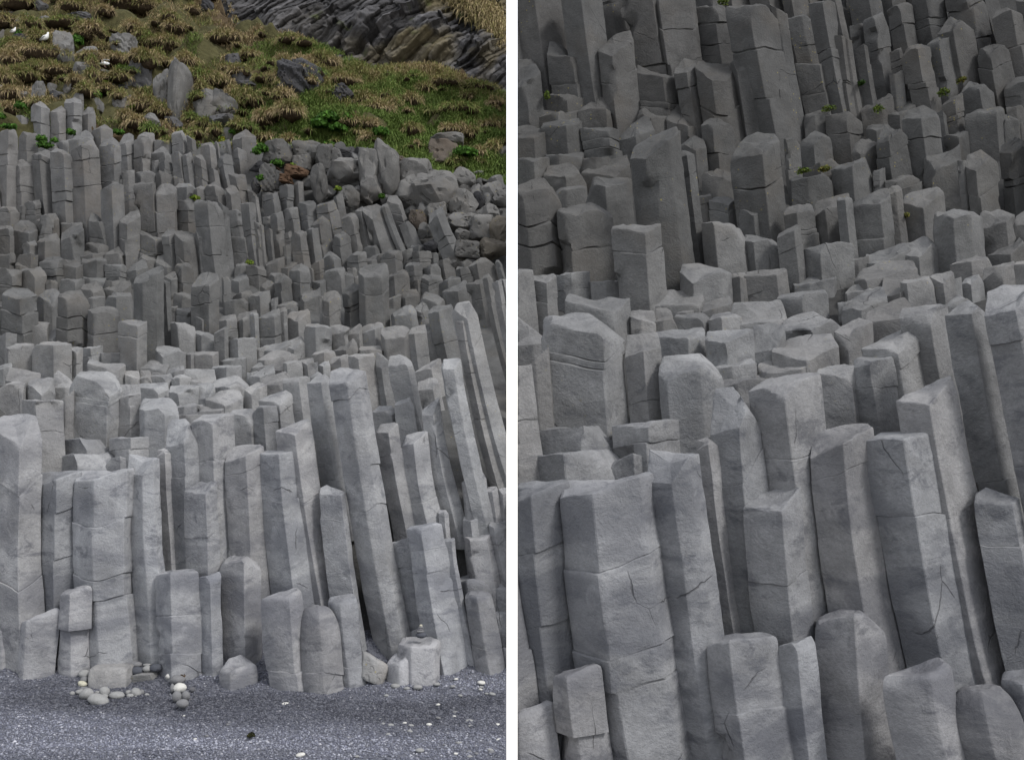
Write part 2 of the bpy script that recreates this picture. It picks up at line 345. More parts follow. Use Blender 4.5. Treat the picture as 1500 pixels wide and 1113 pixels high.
COLUMNS = '''
e;-60,480 100,605 215,445;20,432 150,420;970g;0/0.45;800 1370
g;-80,360 70,340;;875;0;650
e;145,335 217,345 352,342;;760;0.02;525
e;355,350 425,285;;560;0;500
e;222,850 335,800 462,752;260,762 440,750;560g;0.01/-0.22;980 1250
e;462,810 560,800 710,745 750,740;480,755 640,755;872g;0.03;1040 1350 1470
e;755,770 830,775 885,690 918,680;712,660 770,655 850,672;850g;0.04/0/flat;
e;920,668 960,645 988,615;830,668 900,632 975,615;310g;0.05;
e;985,612 1070,590 1135,450;970,485 1010,455 1125,445;300g;0.03;720
e;1140,465 1238,455 1340,420;1195,425 1330,415;220g;0.04;690
e;1085,872 1195,887 1252,812;1140,825 1220,803;320g;0.03/-0.25/flat;
e;1355,420 1455,440 1475,400;1335,400 1440,390;600;0.06;
e;1325,705 1425,665 1515,608;1340,620 1440,598 1500,600;230g;0.06/-0.2/flat;730
f;48,652 160,655 252,632;100,634 240,627;430h;0.09/-0.12;915
f;150,522 245,542 325,457;240,475 310,450;470h;0.14/0.04;900
f;5,382 60,386 130,378;20,372 120,370;620;0.08;470
f;48,342 150,352 215,268;110,310 190,272;560;0.15;390
f;185,232 265,215 320,210;185,214 300,203;540;0.12;
f;330,247 402,240 450,190;380,200 440,185;880;0.13;800
f;465,252 555,238 610,168 655,172;450,172 520,153 600,158;800h;0.15;290 720 950
f;395,887 505,897 525,875;385,850 430,835;470h;0.12/-0.2;1020
f;722,532 790,530 835,475;715,487 820,472;60h;0.165;640
f;865,612 935,592 1000,527;860,550 990,520;1060;0.165;
f;705,412 800,400 830,380;740,378 800,372;490;0.12;
f;835,372 920,345 927,317;810,360 915,313;550;0.12;
L;0,747 60,782 135,640;0,600 110,560;1180;0.13;1010
L;150,757 340,727 400,715;140,640 360,585;1500;0.21;760
L;445,817 620,782 720,672;560,735 700,665;1000;0.2;
L;480,1032 640,1017 690,872;480,935 680,868;1150;0.2;
N;530,377 640,377 700,177;515,210 690,170;1360;0.185;
L;740,692 765,792 880,790 945,672;830,664 930,662;800O;0.2;1000 1340
L;905,242 980,242 1080,222;900,214 1060,210;280O;0.2;450 820 1350
L;860,62 1030,215 1110,12;930,25 1070,0;270O;0.23;430
L;605,152 710,122 850,62;600,70 840,43;690;0.2;470
L;370,387 430,387 555,362;400,305 540,275;790;0.15;
L;550,382 690,347;560,272 700,247;665;0.13;
L;65,362 110,442 300,422 355,332;85,310 290,285 330,310;612;0.12;
L;165,102 210,182 380,152 430,52;200,75 410,45;330;0.12;
L;425,97 520,142 590,112;440,30 500,10 560,40;280;0.15;
H;760,862 930,832 1030,762;770,830 1000,720 1020,715;985;0.15;
H;1040,762 1180,742 1290,682;1150,705 1280,670;220L;0.2;910
H;1215,692 1265,680 1310,632;1225,660 1295,622;900L;0.22;950
H;1065,562 1150,522 1330,457;1100,455 1310,445;700;0.25;
H;1360,512 1400,482 1432,522;1375,478 1400,476;720;0.3;690
H;1330,742 1390,720 1425,692;;270O;0.22;1000
H;1410,702 1450,692 1495,692;;1113N;0.25;
H;1385,862 1420,852 1452,872;;600N;0.25;
O;975,187 1000,222 1120,202 1225,152;1060,140 1190,88;640;0.14;
O;1260,312 1330,312 1395,267;1290,260 1370,250;660;0.13;
O;1400,282 1440,342 1520,312;1430,270 1500,262;650;0.13;
O;1005,637 1090,640 1255,585;1010,600 1080,558 1200,573;835;0.06;
O;1035,837 1090,852 1250,842 1312,785;;1260;0.16;
O;1290,692 1340,722 1490,748;1290,660 1400,668 1480,710;1290;0.2;900
O;1400,662 1500,652;1410,645 1480,633;730;0.2;
O;715,562 770,548 812,545;705,520 790,523;860;0.12;
O;755,882 850,882 882,852;760,850 870,843;940P;0.17;1250
O;375,737 515,718 735,668;400,718 640,668;982P;0.15;980 1230
O;190,897 500,805 522,812;;640P;0.1;1180
P;200,745 310,775 490,775 545,715;230,692 380,688 505,690;1105;0.03/0/flat;
P;270,655 330,640 452,572 512,660;;720;0.0/0/flat;
P;80,922 190,925 335,835;150,840 300,820;1125;0.03;
P;765,202 840,168 970,182 1080,202;790,145 900,118 1050,150;440;0.06;
P;790,312 900,332 1032,322;800,285 950,272 1020,300;1000;0.16;770
P;1085,252 1230,232;1100,215 1200,200;460;0.05;
P;1045,462 1080,442 1200,482;;800;0.2;
P;1085,662 1130,652 1200,702;;810;0.1;
P;1115,802 1160,792 1220,802;;935;0.1;
P;770,267 845,267;780,235 840,235;300;0;
g;130,592 165,577 340,517;;932;-0.05;
g;345,592 420,597 522,542;;917;0;
g;340,427 400,432 535,388;380,405 520,382;590;0.01/-0.72/short;
g;905,327 985,312 1145,302;960,298 1050,288 1110,290;917;0.06;560 780
g;1165,337 1225,327 1285,302;;905;0.03;
g;1285,262 1415,230 1510,210;1290,232 1480,183;850;0;
g;1280,872 1340,878 1478,842;1330,808 1400,788;985;0.02;
h;45,457 200,458 270,417;120,430 245,396;1012;0.1;870
h;265,560 395,520 515,590;300,500 360,478 470,520;990;0.1/-0.15/dome;890
h;440,477 510,492 602,472;430,450 590,430;970;0.1;850
I;850,852 1215,952 1347,802;870,820 1290,803;550e;0.01;1070 1130
I;1035,722 1320,812 1427,732;1040,675 1200,720 1410,720;960;0;
e;705,332 760,312 812,302;700,252 805,250;550;0;470
M;190,457 235,477 430,432 555,372;195,345 470,330 540,360;925;0.01;
e;360,572 510,562 652,547;;640;0;
e;365,662 460,652 655,642;;750;0;
e;655,567 760,557 857,557;;690;0.02;630
e;630,692 700,667 738,682;;750;0;
I;-20,412 70,372 182,382;;740;0;
I;190,272 520,287 555,257;195,255 540,249;490;0;
I;562,452 595,455 757,297;570,365 700,285;500;0;
I;85,532 120,562 372,502;100,495 360,493;830;0;
I;388,492 600,522 777,492;390,480 610,470;870;0.01;
I;-10,802 130,742;0,740 130,713;910;0;
I;90,912 200,962 460,832;130,770 440,825;1060;0;
I;345,932 480,1092 622,922;350,885 600,888;1150;0;
I;630,1002 835,992;630,850 680,795 830,825;1060;0;
I;0,962 240,962 275,942;0,920 230,930;1150;0;
I;785,562 880,592 945,542;790,535 930,532;820;0;700
I;955,547 1040,542 1167,522;1100,513;720;0;640
I;1180,602 1380,602;;730;0;
I;1020,107 1090,152 1352,92;1020,93 1200,65 1345,55;590;0;
E;690,877 785,937 930,885 1012,985;700,868 920,813;530I;0;
E;415,872 510,922 600,972 687,862;390,850 560,805 685,815;320I;0;
E;60,872 235,932 407,882;90,830 160,795 310,795 370,850;490I;0;
E;-20,1002 57,1002;;380I;0;1120
c;697,917 795,947 844,917;760,902;1201;0;
c;785,692 832,695 905,642 940,612;800,640 850,600 930,596;1120;0.02;
c;942,702 965,692 988,692;950,675;1065;0.05;
c;988,832 1032,827;;920;0.03;
J;525,247 600,252 757,272 785,302;;590;0.05;
J;585,102 700,142 767,92;590,90 740,82;270;0.03;
J;775,162 870,222 1002,152;780,100 980,87;350;0.03;
J;800,382 860,392 995,372 1032,402;785,345 850,350;590;0.02;
J;1015,382 1120,332 1157,312;1030,345 1140,298;660;0.03;450
J;355,562 430,642 600,582 662,602;370,525 460,513 600,550;780;0;
J;150,782 440,792 470,722;190,685 290,682 440,710;840;0;
J;480,842 660,792;490,790 690,745;860;0;
J;680,932 990,922;690,785 980,790;960;0;
J;685,622 740,622 787,642;690,600 770,590;760;0;
J;790,622 980,622 1042,587;800,595 1030,582;775;0.05;
J;1000,782 1150,762 1302,752;1010,755 1290,735;870;0.03;
J;0,852 140,902;0,810 140,800;960;0;
J;155,892 287,872;165,800 270,800;940;0;
J;285,842 407,832;300,810 340,798;850;0;
J;300,872 470,882 522,852;310,853 500,846;940;0;
J;530,902 610,882 722,892;560,865 660,848;975;0;
J;160,1002 360,1012 462,952;170,960 450,942;1113;0;
M;505,262 610,282 792,197;520,195 760,185;415;0.02;
M;800,352 940,332 1002,202;820,170 920,155 990,170;400;0;
M;945,332 1140,422 1322,332;950,315 1100,250 1290,245;470;0.02;
M;1015,202 1190,202 1400,112;1050,130 1200,90 1400,55;240;0;
M;565,442 790,422;600,425 770,388;500;0;
M;815,502 1080,472 1147,432;850,420 950,385 1100,400;520;0;
M;575,522 885,532;600,505 860,498;580;0;
K;-80,1022 -10,1082 70,1002 132,962;-60,1000 60,933;1180;0.03;
K;130,972 340,952 397,872;90,910 220,860 360,813;1100;0.03;
K;-30,852 90,882 247,822;-20,800 230,738;930;0.02;
K;0,772 215,742;30,725 200,683;800;0.02;
K;70,682 150,692 430,622;100,625 280,563 450,590;760;0.03;
K;240,802 350,792 562,642;230,680 500,598 550,603;850;0.03;
K;135,582 250,582 422,502;140,520 300,490 430,458;620;0.03;
K;45,547 140,532;;610;0.03;
K;355,522 480,562 592,432;360,480 550,408;610;0.03;
K;600,297 720,312 820,302 887,322;620,275 760,263 830,278;610;0.04;
K;890,402 1050,362 1097,312;900,290 1010,278;560;0.05;
K;1110,392 1220,382 1247,282;1040,300 1230,268;520;0.06;
K;940,572 1070,572 1192,442;1100,480 1175,413;610;0.06;
K;1260,382 1400,332 1492,292;1255,300 1475,233;520;0.06;
K;695,622 820,602 952,592;740,590 850,563;700;0.05;
K;362,722 400,727 554,692;380,705 540,683;880;0.06;
K;555,692 630,742 692,672;570,680 680,660;860;0.08;
K;635,732 737,707;;830;0.06;
K;745,722 810,762 882,682;;800;0.06;
K;895,742 1010,652 1102,632;900,660 1080,618;790;0.08;
K;1115,642 1220,642 1392,642;1120,625 1380,603;1180;0.1;860
K;1245,562 1480,572;1250,530 1480,518;620;0.05;
K;645,882 812,832;700,810 800,808;900;0.05;
A;0,87 100,77 197,82;;940;0;370 500
A;220,112 300,97 422,117;;460;0.01;340
A;180,502 230,472 372,492;190,430 250,413 300,450;950;0.01;
A;375,362 470,372 562,412;380,250 470,300 560,320;990;0.1;405
A;580,332 725,337 817,332;640,298 800,310;1113;0.05;520 785 900
A;830,292 940,262 1112,242;880,220 960,163 1060,190;1113;0.04;405 720
A;1150,272 1300,242 1372,202;1190,205 1290,165 1350,148;960;0.05;450 650
A;785,202 1050,172;830,110 920,65 1040,110;300;0;
A;1060,82 1160,62 1282,82;1100,10 1170,0 1250,45;200;0;
A;665,217 720,202 787,192;;310;0;
A;560,262 660,232;;310;0;
S;165,552 250,532 347,542;;740;0;
S;365,402 470,442 562,472;380,365 430,348 520,420;800;0;
S;590,502 680,512 747,482;600,430 700,413;810;0;
S;750,402 850,392 932,402;770,350 860,336 920,360;780;0;530
S;880,562 1010,522 1087,502;930,490 1000,443 1060,455;690;0;
S;850,332 952,302;890,278;450;0;
B;-95,262 0,232 82,182;-40,140 30,118 70,140;520;0.03;350
B;-40,562 85,547;;1000;0.03;
B;95,192 200,167 272,187;;560;0.02;400
B;140,132 270,177 322,137;160,108 300,113;260;0;
B;330,202 512,202;;290;0;
B;295,352 440,332 512,392;350,263 440,268;450;0.02;
B;530,132 650,102 702,202;560,108 640,86;330;0.03;
B;695,132 750,182 792,202;;390;0.1;
B;520,342 600,332 642,372;;660;0.15;
B;645,377 690,372 757,322;;690;0.12;480
B;775,372 850,402 907,452;790,348;720;0.1;
B;855,272 950,242 1012,252;980,216;560;0.12;
B;945,522 1000,522 1052,547;;690;0.15;
B;1015,202 1040,212 1062,252;;450;0.15;
B;1055,432 1100,352 1202,372;;640;0.2;500
B;1130,202 1182,192;;340;0.3;
B;1235,202 1330,172 1472,152;1260,110 1360,58;380;0.05;
B;1235,272 1280,282 1372,332;;500;0.12;
B;375,462 440,432 522,472;;620;0.1;
B;345,602 400,522 532,622;;700;0.05;
B;300,442 367,427;;560;0;
B;545,602 652,652;;730;0.1;
B;95,582 170,562 322,582;190,538 280,548;690;0.02;
B;98,697 290,682 322,692;;1320;0.06;1260
B;315,752 355,822 540,822 562,762;330,700 450,688 540,720;1310;0.06;980 1230
B;565,742 690,732 782,742;600,700 700,683;890;0.03;
B;770,762 820,742 962,782;780,690 940,750;890;0.05;
B;580,892 720,892 792,897;;1270;0.06;
B;795,897 930,907 1082,907;;1760;0.1;
B;1070,912 1162,982;;1700;0.1;1040
B;905,712 1010,732 1092,702;930,690 1040,668;930;0.2;
B;1140,762 1200,832 1292,782;1200,713 1250,728;1000;0.12;
B;1175,1012 1322,987;;1300;0.15;
F;1215,202 1350,197 1382,252;;510;0.15;
B;1320,922 1400,892 1472,932;;1610;0.12;
B;1180,572 1260,602 1352,602;;880;0.2;
B;1385,742 1440,762 1492,832;;900;0.2;
c;700,332 740,352 807,302;700,290 800,268;530;0.02;
F;170,182 330,227 412,227;180,133 320,210;450;0.07;
F;415,207 490,207 557,162;420,170 480,113 550,130;560;0.08;270
F;570,172 660,272 740,282 807,202;590,133 790,168;640;0.08;440
F;790,62 830,222 920,202 1002,132;800,8 980,68;640;0.1;
F;1050,362 1090,357 1137,352;;660;0.08;
F;570,547 640,542 762,562;600,518 680,506 730,523;830;0;
F;760,782 950,772 1052,692;850,650 930,613 1030,628;1290;0.03;930
F;350,502 470,562 557,542;370,430 480,393 520,408;580;0;
F;415,642 510,712 572,692;480,600 550,588;880;0.02;
F;0,612 120,592 237,562;20,440 150,428 210,480;710;0;
F;150,432 230,482 332,482;150,398 300,438;540;0;
F;415,762 482,742;430,703;900;0.06;
F;555,862 640,882 802,962;650,843 780,878;1030;0;
F;1100,677 1120,682 1192,667;;950;0.03;
F;1245,547 1372,532;1250,530 1360,503;660;0;
F;1210,712 1290,732 1392,642;1300,640 1370,623;800;0.05;
G;-60,547 60,532 147,547;;720;0.02;670
F;1220,892 1330,852 1467,802;;900;0;
F;1135,952 1377,912;;1050;0;
G;-60,902 80,882 192,837;20,860 180,823;1020;0.03;
G;165,542 352,452;180,510 350,435;610;0.05;
G;260,552 400,572 492,512;300,530 480,493;610;0.05;
G;430,592 540,602 642,592;480,540 560,518 620,560;920;0.08;720
G;190,622 250,662 362,622;;730;0.05;
G;255,742 330,732 432,632;380,618;970;0.1;
G;90,762 150,812 242,747;160,698;900;0.05;
G;440,162 540,162 612,152;480,138 570,133;530;0.12;
G;610,132 680,122 752,112;620,115 740,93;440;0.12;
G;325,192 420,152 452,142;;300;0.05;
G;355,322 442,292;;510;0.05;
C;680,1022 770,1002 872,892;750,920 860,883;1330;0.15;
G;805,472 920,392 1002,472;870,378 930,343 970,388;600;0.1;
G;680,522 760,492 807,462;;690;0.08;
G;625,582 680,562 697,562;;700;0.08;
G;685,727 770,712 827,692;;820;0.05;
G;835,607 1010,592 1057,582;870,588 1040,556;810;0.05;
G;920,192 1000,222 1102,162;1000,170 1080,118;470;0.15;
C;1030,952 1140,902 1192,882;1060,898 1170,863;1330;0.15;1130
C;1180,852 1240,862 1272,832;1200,838 1260,798;1230;0.2;
d;645,272 700,332 752,252;650,250 720,233;490;0.33;
d;750,252 792,247;755,240 780,228;495;0.38;
d;775,212 850,242 862,217;790,183 840,183;350;0.42;
d;855,362 922,317;;470;0.4;
d;1030,352 1072,292 1112,282;1010,300 1080,248 1100,255;550;0.42;
G;1090,402 1210,422 1302,392;1100,385 1290,378;600;0.05;
G;1280,342 1400,322 1442,287;1330,298;410;0.08;
G;1305,502 1489,442;1330,450 1489,393;530;0.05;
G;1090,577 1192,562;;640;0.05;
G;1025,642 1152,662;1040,598 1130,640;790;0.05;
G;1130,702 1222,642;;720;0;
G;1040,862 1110,872 1262,772;1050,810 1210,708;240K;0.05;
d;625,627 652,662 745,652 778,592;650,588 760,576;940;0.03;
G;545,882 600,952 772,882;560,850 720,818 840,793;1060;0.03;
G;760,892 812,892;;1240;0.04;
G;820,932 880,962 1002,842;830,850 990,808;1260;0.05;
G;215,922 287,907;;1020;0;
G;300,1002 512,962;320,985 500,935;1040;0;
K;400,192 520,242 642,132;410,140 620,103;410;0.06;
K;65,192 240,192 302,152;80,130 290,88;510;0.06;
K;-30,132 20,122 62,152;;520;0.05;
K;300,142 387,117;310,100 370,63;430;0.06;
K;385,112 512,72;;130;0.03;
J;1270,252 1340,202 1489,192;1290,150 1489,108;420;0.05;
J;1075,232 1150,222 1252,192;1060,180 1240,158;440;0.05;
J;1180,462 1290,427 1482,437;;650;0.03;
J;1110,702 1362,662;1130,680 1200,653;720;0;
J;1395,832 1495,812;;880;0;
E;-20,132 100,112 147,102;0,83 120,85;400;0;
E;165,132 330,172 422,142;220,8 330,18 410,80;290;0;
E;260,302 340,252 422,232;;400;0;
E;435,262 520,262 682,242;510,213 640,158;460;0;
E;715,252 860,202 952,132;720,160 850,83 930,73;470;0;
E;715,62 932,42;;170;0;
c;215,332 280,322 337,322;240,298 320,288;420;0;
A;290,912 400,892 462,872;;1110;0;
A;0,962 100,962 202,952;;1180;0;
A;215,947 292,952;;1120;0;
A;470,1062 612,1052;;1380;0;
c;525,332 600,342 632,352;540,278 600,328;470;0.03;
c;592,122 650,102 712,127;;480;0.04;
c;715,92 782,77;;245;0.03;
E;1000,292 1130,282 1232,322;1090,256 1180,263;370;0;
E;875,442 1060,402 1222,402;900,370 1040,348 1200,383;470;0;
E;1210,402 1380,402 1422,432;1280,330 1350,303;500;0;
E;1215,522 1380,517 1442,542;;710;0.05;
E;950,502 1110,492 1207,472;960,463 1190,453;690;0;
E;675,532 870,562 952,522;700,478 850,468;690;0;
E;470,502 640,482 717,472;560,438 680,428;700;0;
E;530,707 657,702;;810;0;
E;670,702 860,692 957,692;;830;0;
E;965,682 1192,682;;760;0;
E;1195,717 1377,712;;790;0;
E;245,602 400,592 517,602;300,578 450,558;820;0;
E;-20,562 140,572 237,592;;850;0;
E;-10,412 167,402;;550;0;
E;180,532 312,562;240,493;600;0;
E;190,422 350,402 422,422;;560;0;
E;940,812 1070,832 1192,802;970,755 1100,733;910;0;
E;1205,802 1400,852 1492,762;1350,740 1480,708;860;0;
E;990,912 1192,907;1000,900 1180,893;1020;0;
E;1205,882 1340,912 1500,882;1260,838 1480,858;1190;0;
C;125,682 240,652 297,632;;900;0.1;
C;-10,682 30,682 62,702;;960;0.15;
C;315,572 400,542 462,552;;800;0.05;
C;480,532 520,502 572,522;;740;0.08;
C;530,772 620,752 712,762;550,745 690,738;1040;0.15;
C;745,802 860,772 952,732;760,785 940,723;1113;0.15;
C;930,702 960,692 1022,622;;930;0.2;
C;370,852 440,802 512,802;;1060;0.12;
C;210,902 280,882 352,852;;1250;0.08;
C;120,932 212,912;;1113;0.05;
G;-10,32 60,42 92,62;;520;0.08;
G;70,52 122,82;;520;0.1;
G;150,142 200,102 222,122;;500;0.1;
C;110,642 242,642;140,608 230,630;670;0;
H;280,382 402,342;;480;0.05;
H;395,332 480,312 562,342;460,278;370;0;
H;60,362 200,342 282,372;;590;0.06;
H;410,392 480,372 612,372;;560;0.1;
H;330,542 420,532 502,522;420,493;700;0.1;
H;540,562 610,532 717,502;;650;0.1;
H;715,492 760,472 862,432;;610;0.18;
H;910,592 960,572 1072,542;920,543;720;0.15;
H;880,522 1000,482 1092,482;950,453;550;0.05;
H;525,672 600,722 742,652;540,648 720,638;860;0.06;
H;720,722 820,702 952,682;750,648 900,658;870;0.06;
H;380,722 470,702 552,712;;830;0.06;
H;130,672 200,662 352,592;150,648 340,568;890;0.08;
H;280,852 330,902 482,882;300,838 450,803;970;0.05;
H;500,902 700,982 762,922;500,838 700,868;990;0.05;
H;0,432 72,402;;540;0.2;
H;345,502 442,442;;530;0;
H;620,402 702,382;;490;0;
H;135,932 272,882;140,915 260,870;970;0;
'''
# rocks without a prism shape: frame ; box x0,y0,x1,y1 ; look ; what sets it apart
BOULDERS = '''
C;160,80,460,330;m;pale angular boulder below the straw tuft, left of the tall split block
C;500,60,765,330;m;tall pale block right under a flat overhanging turf lip
C;480,220,665,400;m;low grey block wedged beneath the tall pale block
C;740,100,905,380;m;narrow upright grey slab between two pale blocks
C;835,140,1025,345;m;squarish grey block just below the small green shrub
C;1015,118,1195,262;d;dark grey angular rock at the edge of the green slope
C;1185,140,1385,285;d;dark rounded rock on the lip above the big split boulder
C;880,260,1315,630;p;largest wrinkled pale boulder in the middle of the rubble band
D;10,110,245,690;p;huge pale slab with a dark cleft along its right edge
D;270,280,612,570;p;broad pale wedge of rock under the brown peaked boulder
D;245,460,472,810;p;leaning pale boulder in front of the dark vertical cleft
D;440,385,905,860;p;very large cracked boulder at centre of the right rubble slope
D;870,380,1115,645;p;pale domed rock split by a long dark crack
D;835,630,1145,930;p;lumpy pale boulder with a flat lower ledge
D;1065,650,1235,865;k;dark brown pointed stone lodged among pale rocks
D;1185,535,1435,780;p;smooth hollowed boulder near the right edge of the rubble
D;585,62,965,385;b;brown peaked boulder perched on top of the pale wedge
D;1085,560,1215,765;p;small pale rock left of the hollowed boulder
D;850,905,1165,1090;p;flat pale slab jutting out above the slanted columns
D;1070,925,1310,1180;p;blocky pale rock to the right of the slanted thick column
D;1215,785,1405,990;p;pale stone below the dark brown pointed stone
H;1190,235,1489,455;o;ochre stained smooth rock at the far right above the columns
D;1325,640,1560,810;m;smooth grey rock at the right end of the rubble slope
H;915,255,1160,455;m;grey wedge behind the right hand columns with a light right side
H;885,128,1060,270;p;small pale rock with a flat light top above a dark hole
C;585,470,755,612;m;rounded egg shaped grey rock under the brown sod
C;685,340,850,730;m;steep grey rock left of the wrinkled pale boulder
C;-10,300,160,410;k;dark rounded rock at the left end of the rubble band
C;-10,480,105,650;d;dark grey cracked rock beside a green cushion
C;105,350,265,625;m;grey splintered rock beneath the round green cushion
C;215,400,345,610;m;narrow leaning grey splinter of rock
C;1030,585,1215,810;m;grey rock below the large wrinkled boulder
C;1265,480,1475,730;p;pale faceted rock leaning against the huge smooth slab
D;555,780,790,1000;p;two sided pale rock behind the thick slanted column
D;385,860,560,1070;b;brownish rounded rock in a dark hollow
G;1480,70,1640,220;m;grey rock in shade under the leaning columns
H;1290,-10,1540,260;o;cream and ochre rock at the right edge above the columns
D;615,-40,1010,160;m;grey slab sunk in the grass slope below overhanging tufts
D;1360,130,1560,280;m;grey rock in the grass at the far right
H;480,70,640,230;m;shaded grey rock beside the thick slanted column
H;550,250,720,390;k;dark stone in the hollow below the thick slanted column
H;840,480,920,560;m;small grey stone on the right terrace
D;200,230,330,330;b;small brown stone on the grass edge
D;1060,390,1230,470;m;flat grey stone on the turf at the right
D;1350,440,1560,510;m;dark flat stone at the right end of the turf
C;780,470,890,570;d;small dark stone at the foot of the wrinkled boulder
C;520,440,610,505;d;small grey stone stuck in the brown sod
Q;610,355,850,800;m;tall pointed grey rock beside the sitting gull
Q;845,710,1085,910;m;rounded pale grey rock with dark pits below the flying gull
Q;915,540,1105,720;m;grey slab right of the pointed rock under dry turf
Q;1300,425,1560,700;m;leaning layered grey block with dark joints
Q;-40,360,110,620;m;grey angular rock at the left edge near the top
Q;110,400,430,630;k;dark flat rock behind the sitting gull
Q;1165,800,1275,940;m;small grey rock below the flying gull
Q;150,760,300,860;m;grey stone half buried in straw grass
Q;380,940,530,1200;m;grey leaning slab at the top of the left columns
Q;545,965,645,1090;m;small grey block under the brown turf overhang
Q;740,970,880,1100;m;pointed grey stone between two small stones
Q;815,940,920,1065;d;dark rounded stone beneath the turf overhang
Q;-60,1000,150,1160;m;pale grey rock at the left edge under drooping grass
S;185,265,325,385;m;round grey stone with a white streak under the turf
S;560,270,765,400;d;dark peaked stone with a blade of grass across it
S;1055,350,1180,505;m;grey leaning splinter right of the green cushion
S;1300,315,1480,490;p;pale blocky rock with a bright upper corner
S;1230,180,1335,250;m;small pale stone beside the bright green sprig
S;1405,85,1560,230;m;grey block left of the large dark slab
S;1340,190,1480,300;d;dark slanting stone under drooping straw grass
R;0,745,335,1110;d;large dark slab below the fringe of hanging grass
R;335,835,520,1270;m;left half of the tall split rock in the turf
R;510,725,725,1530;m;tall pale right half of the split rock in the turf
T;865,250,1290,650;m;big faceted boulder under the arched turf
T;770,255,1110,640;m;grey slab leaning behind the big faceted boulder
T;760,440,880,640;d;dark side block left of the big faceted boulder
T;940,560,1330,720;d;broken dark rocks at the foot of the big faceted boulder
T;180,525,390,690;m;dark grey peaked rock in front of the split rock
T;460,575,650,710;d;dark grey rounded rock hooded with dry grass
T;-20,310,200,440;d;dark stone under a grass tuft left of the split rock
T;1110,690,1240,960;m;white edged splinter hanging below the green sprig
R;1130,620,1320,830;d;dark stacked rock below the grass overhang, upper part
R;1210,780,1450,1010;d;dark stacked rock below the grass overhang, lower part
R;1260,930,1520,1060;d;dark ledge of rock at the base of the grass overhang
R;470,310,650,490;k;black layered rock in the hollow under the hanging turf
R;840,-20,1000,190;k;black jagged outcrop at the top of the slope
b;150,320,425,600;k;dark slanting rock outcrop in the grass slope, larger one
b;440,480,590,620;k;dark slanting rock outcrop in the grass slope, smaller one
Q;400,20,560,150;d;lichen spotted jagged rock near the top left
Q;780,170,1080,300;d;dark splintered rock ledge near the top under the turf
Q;200,180,420,300;m;pale broken scree rock near the top left
Q;420,180,580,310;m;grey angular scree rock left of the mossy hummock
Q;-20,140,200,210;m;low grey scree rock at the upper left edge
D;-185,190,50,700;p;broad pale slab left of the huge slab with the dark cleft
'''
# stones laid out on the beach: box in frame U or P ; look ; label
STONES = '''
U;115,155,255,270;p;pale egg shaped stone on top at the left end of the ring
U;130,235,242,318;m;grey stone tucked beneath the pale egg shaped stone
U;105,290,222,362;c;cream coloured stone lying below the left pair
U;125,358,228,398;m;thin flat stone behind the left arc of stones
U;80,385,212,452;p;long pale stone at the left of the arc
U;120,375,302,512;p;large sloping pale stone behind the big teardrop stone
U;215,440,482,578;p;big teardrop shaped stone at the front of the ring
U;300,405,372,447;p;small pale stone wedged behind the big teardrop stone
U;352,355,482,482;p;oval stone leaning against the square block
U;365,440,472,502;p;flat stone just right of the big teardrop stone
U;460,412,662,502;p;broad flat pale slab below the square block
U;660,395,742,462;p;rounded stone under the right corner of the square block
U;718,370,852,478;p;slanting pale stone right of the square block
U;668,435,767,492;p;small oval stone in front of the slanting pale stone
U;745,458,832,492;p;flattest small stone at the right of the ring
U;815,385,882,462;m;upright grey pebble right of the ring
U;878,430,942,478;p;lone small pale pebble at the right end of the ring
U;700,120,882,228;k;dark blue grey stone in the recess between columns
U;720,65,862,135;m;grey stone on top at the back of the recess
U;852,112,977,187;p;pale rounded stone in the middle of the recess
U;930,88,1092,192;k;long dark stone at the right of the recess
U;858,90,962,120;p;thin pale stone lying across the recess stones
U;1118,198,1218,278;w;white shell like stone heading the short row
U;1168,218,1362,335;m;grey double lobed stone second in the short row
U;1175,318,1232,432;m;grey stone under the bright white one in the row
U;1205,310,1377,430;w;bright white stone in the middle of the short row
U;1195,400,1317,537;m;round grey stone left in the short row
U;1300,405,1412,522;m;grey stone right in the short row
U;1240,498,1402,610;m;pale grey stone at the front end of the short row
U;1390,358,1472,422;d;single dark grey pebble right of the short row
U;45,270,97,307;m;small grey pebble left of the ring
U;12,408,78,462;p;pale pebble farthest left of the ring
'''
def fpx(fr, x, y):
    ox, oy, s = FRAME[fr]
    return ox + x / s, oy + y / s

# the second face is nearer kin to the first: same columns seen larger and turned a little
Hm = np.array([[1.6596018607947773, 0.24956882068196165, 523.39850488506],
               [-0.1397199104708582, 1.8172134246457567, -486.536490795852],
               [-9.956770191851816e-05, 0.00011357128486211288, 1.0]])
def to_right(x, y):
    q = Hm @ np.array([x, y, 1.0])
    return q[0] / q[2], q[1] / q[2]
KR = 1.65

GY = [100, 150, 200, 250, 300, 350, 400, 440, 480, 520, 560, 600, 650, 700, 750, 800, 850, 880, 900, 940, 960, 980, 1014, 1030]
GD = [34.2, 32.2, 30.7, 29.2, 28.0, 27.0, 25.9, 24.6, 23.0, 21.3, 19.7, 18.5, 17.5, 16.95, 16.65, 16.47, 16.34, 16.28, 16.25, 16.2, 16.1, 15.85, 15.2, 15.0]
def depth(y): return float(np.interp(y, GY, GD))

def ground_z(d):
    return np.interp(d, [0, 8, 12, 14.2, 15.2, 15.85, 16.1, 16.2, 17.5, 30], [-.45, -.3, -.19, -.165, -.11, 0.03, .19, .37, .6, 1.0])
def ground_hit(px, py):
    for d in np.arange(8, 18, 0.01):
        z = HC - (py - YH) / F * d
        if z <= ground_z(d) + 0.0:
            return d
    return 15.0

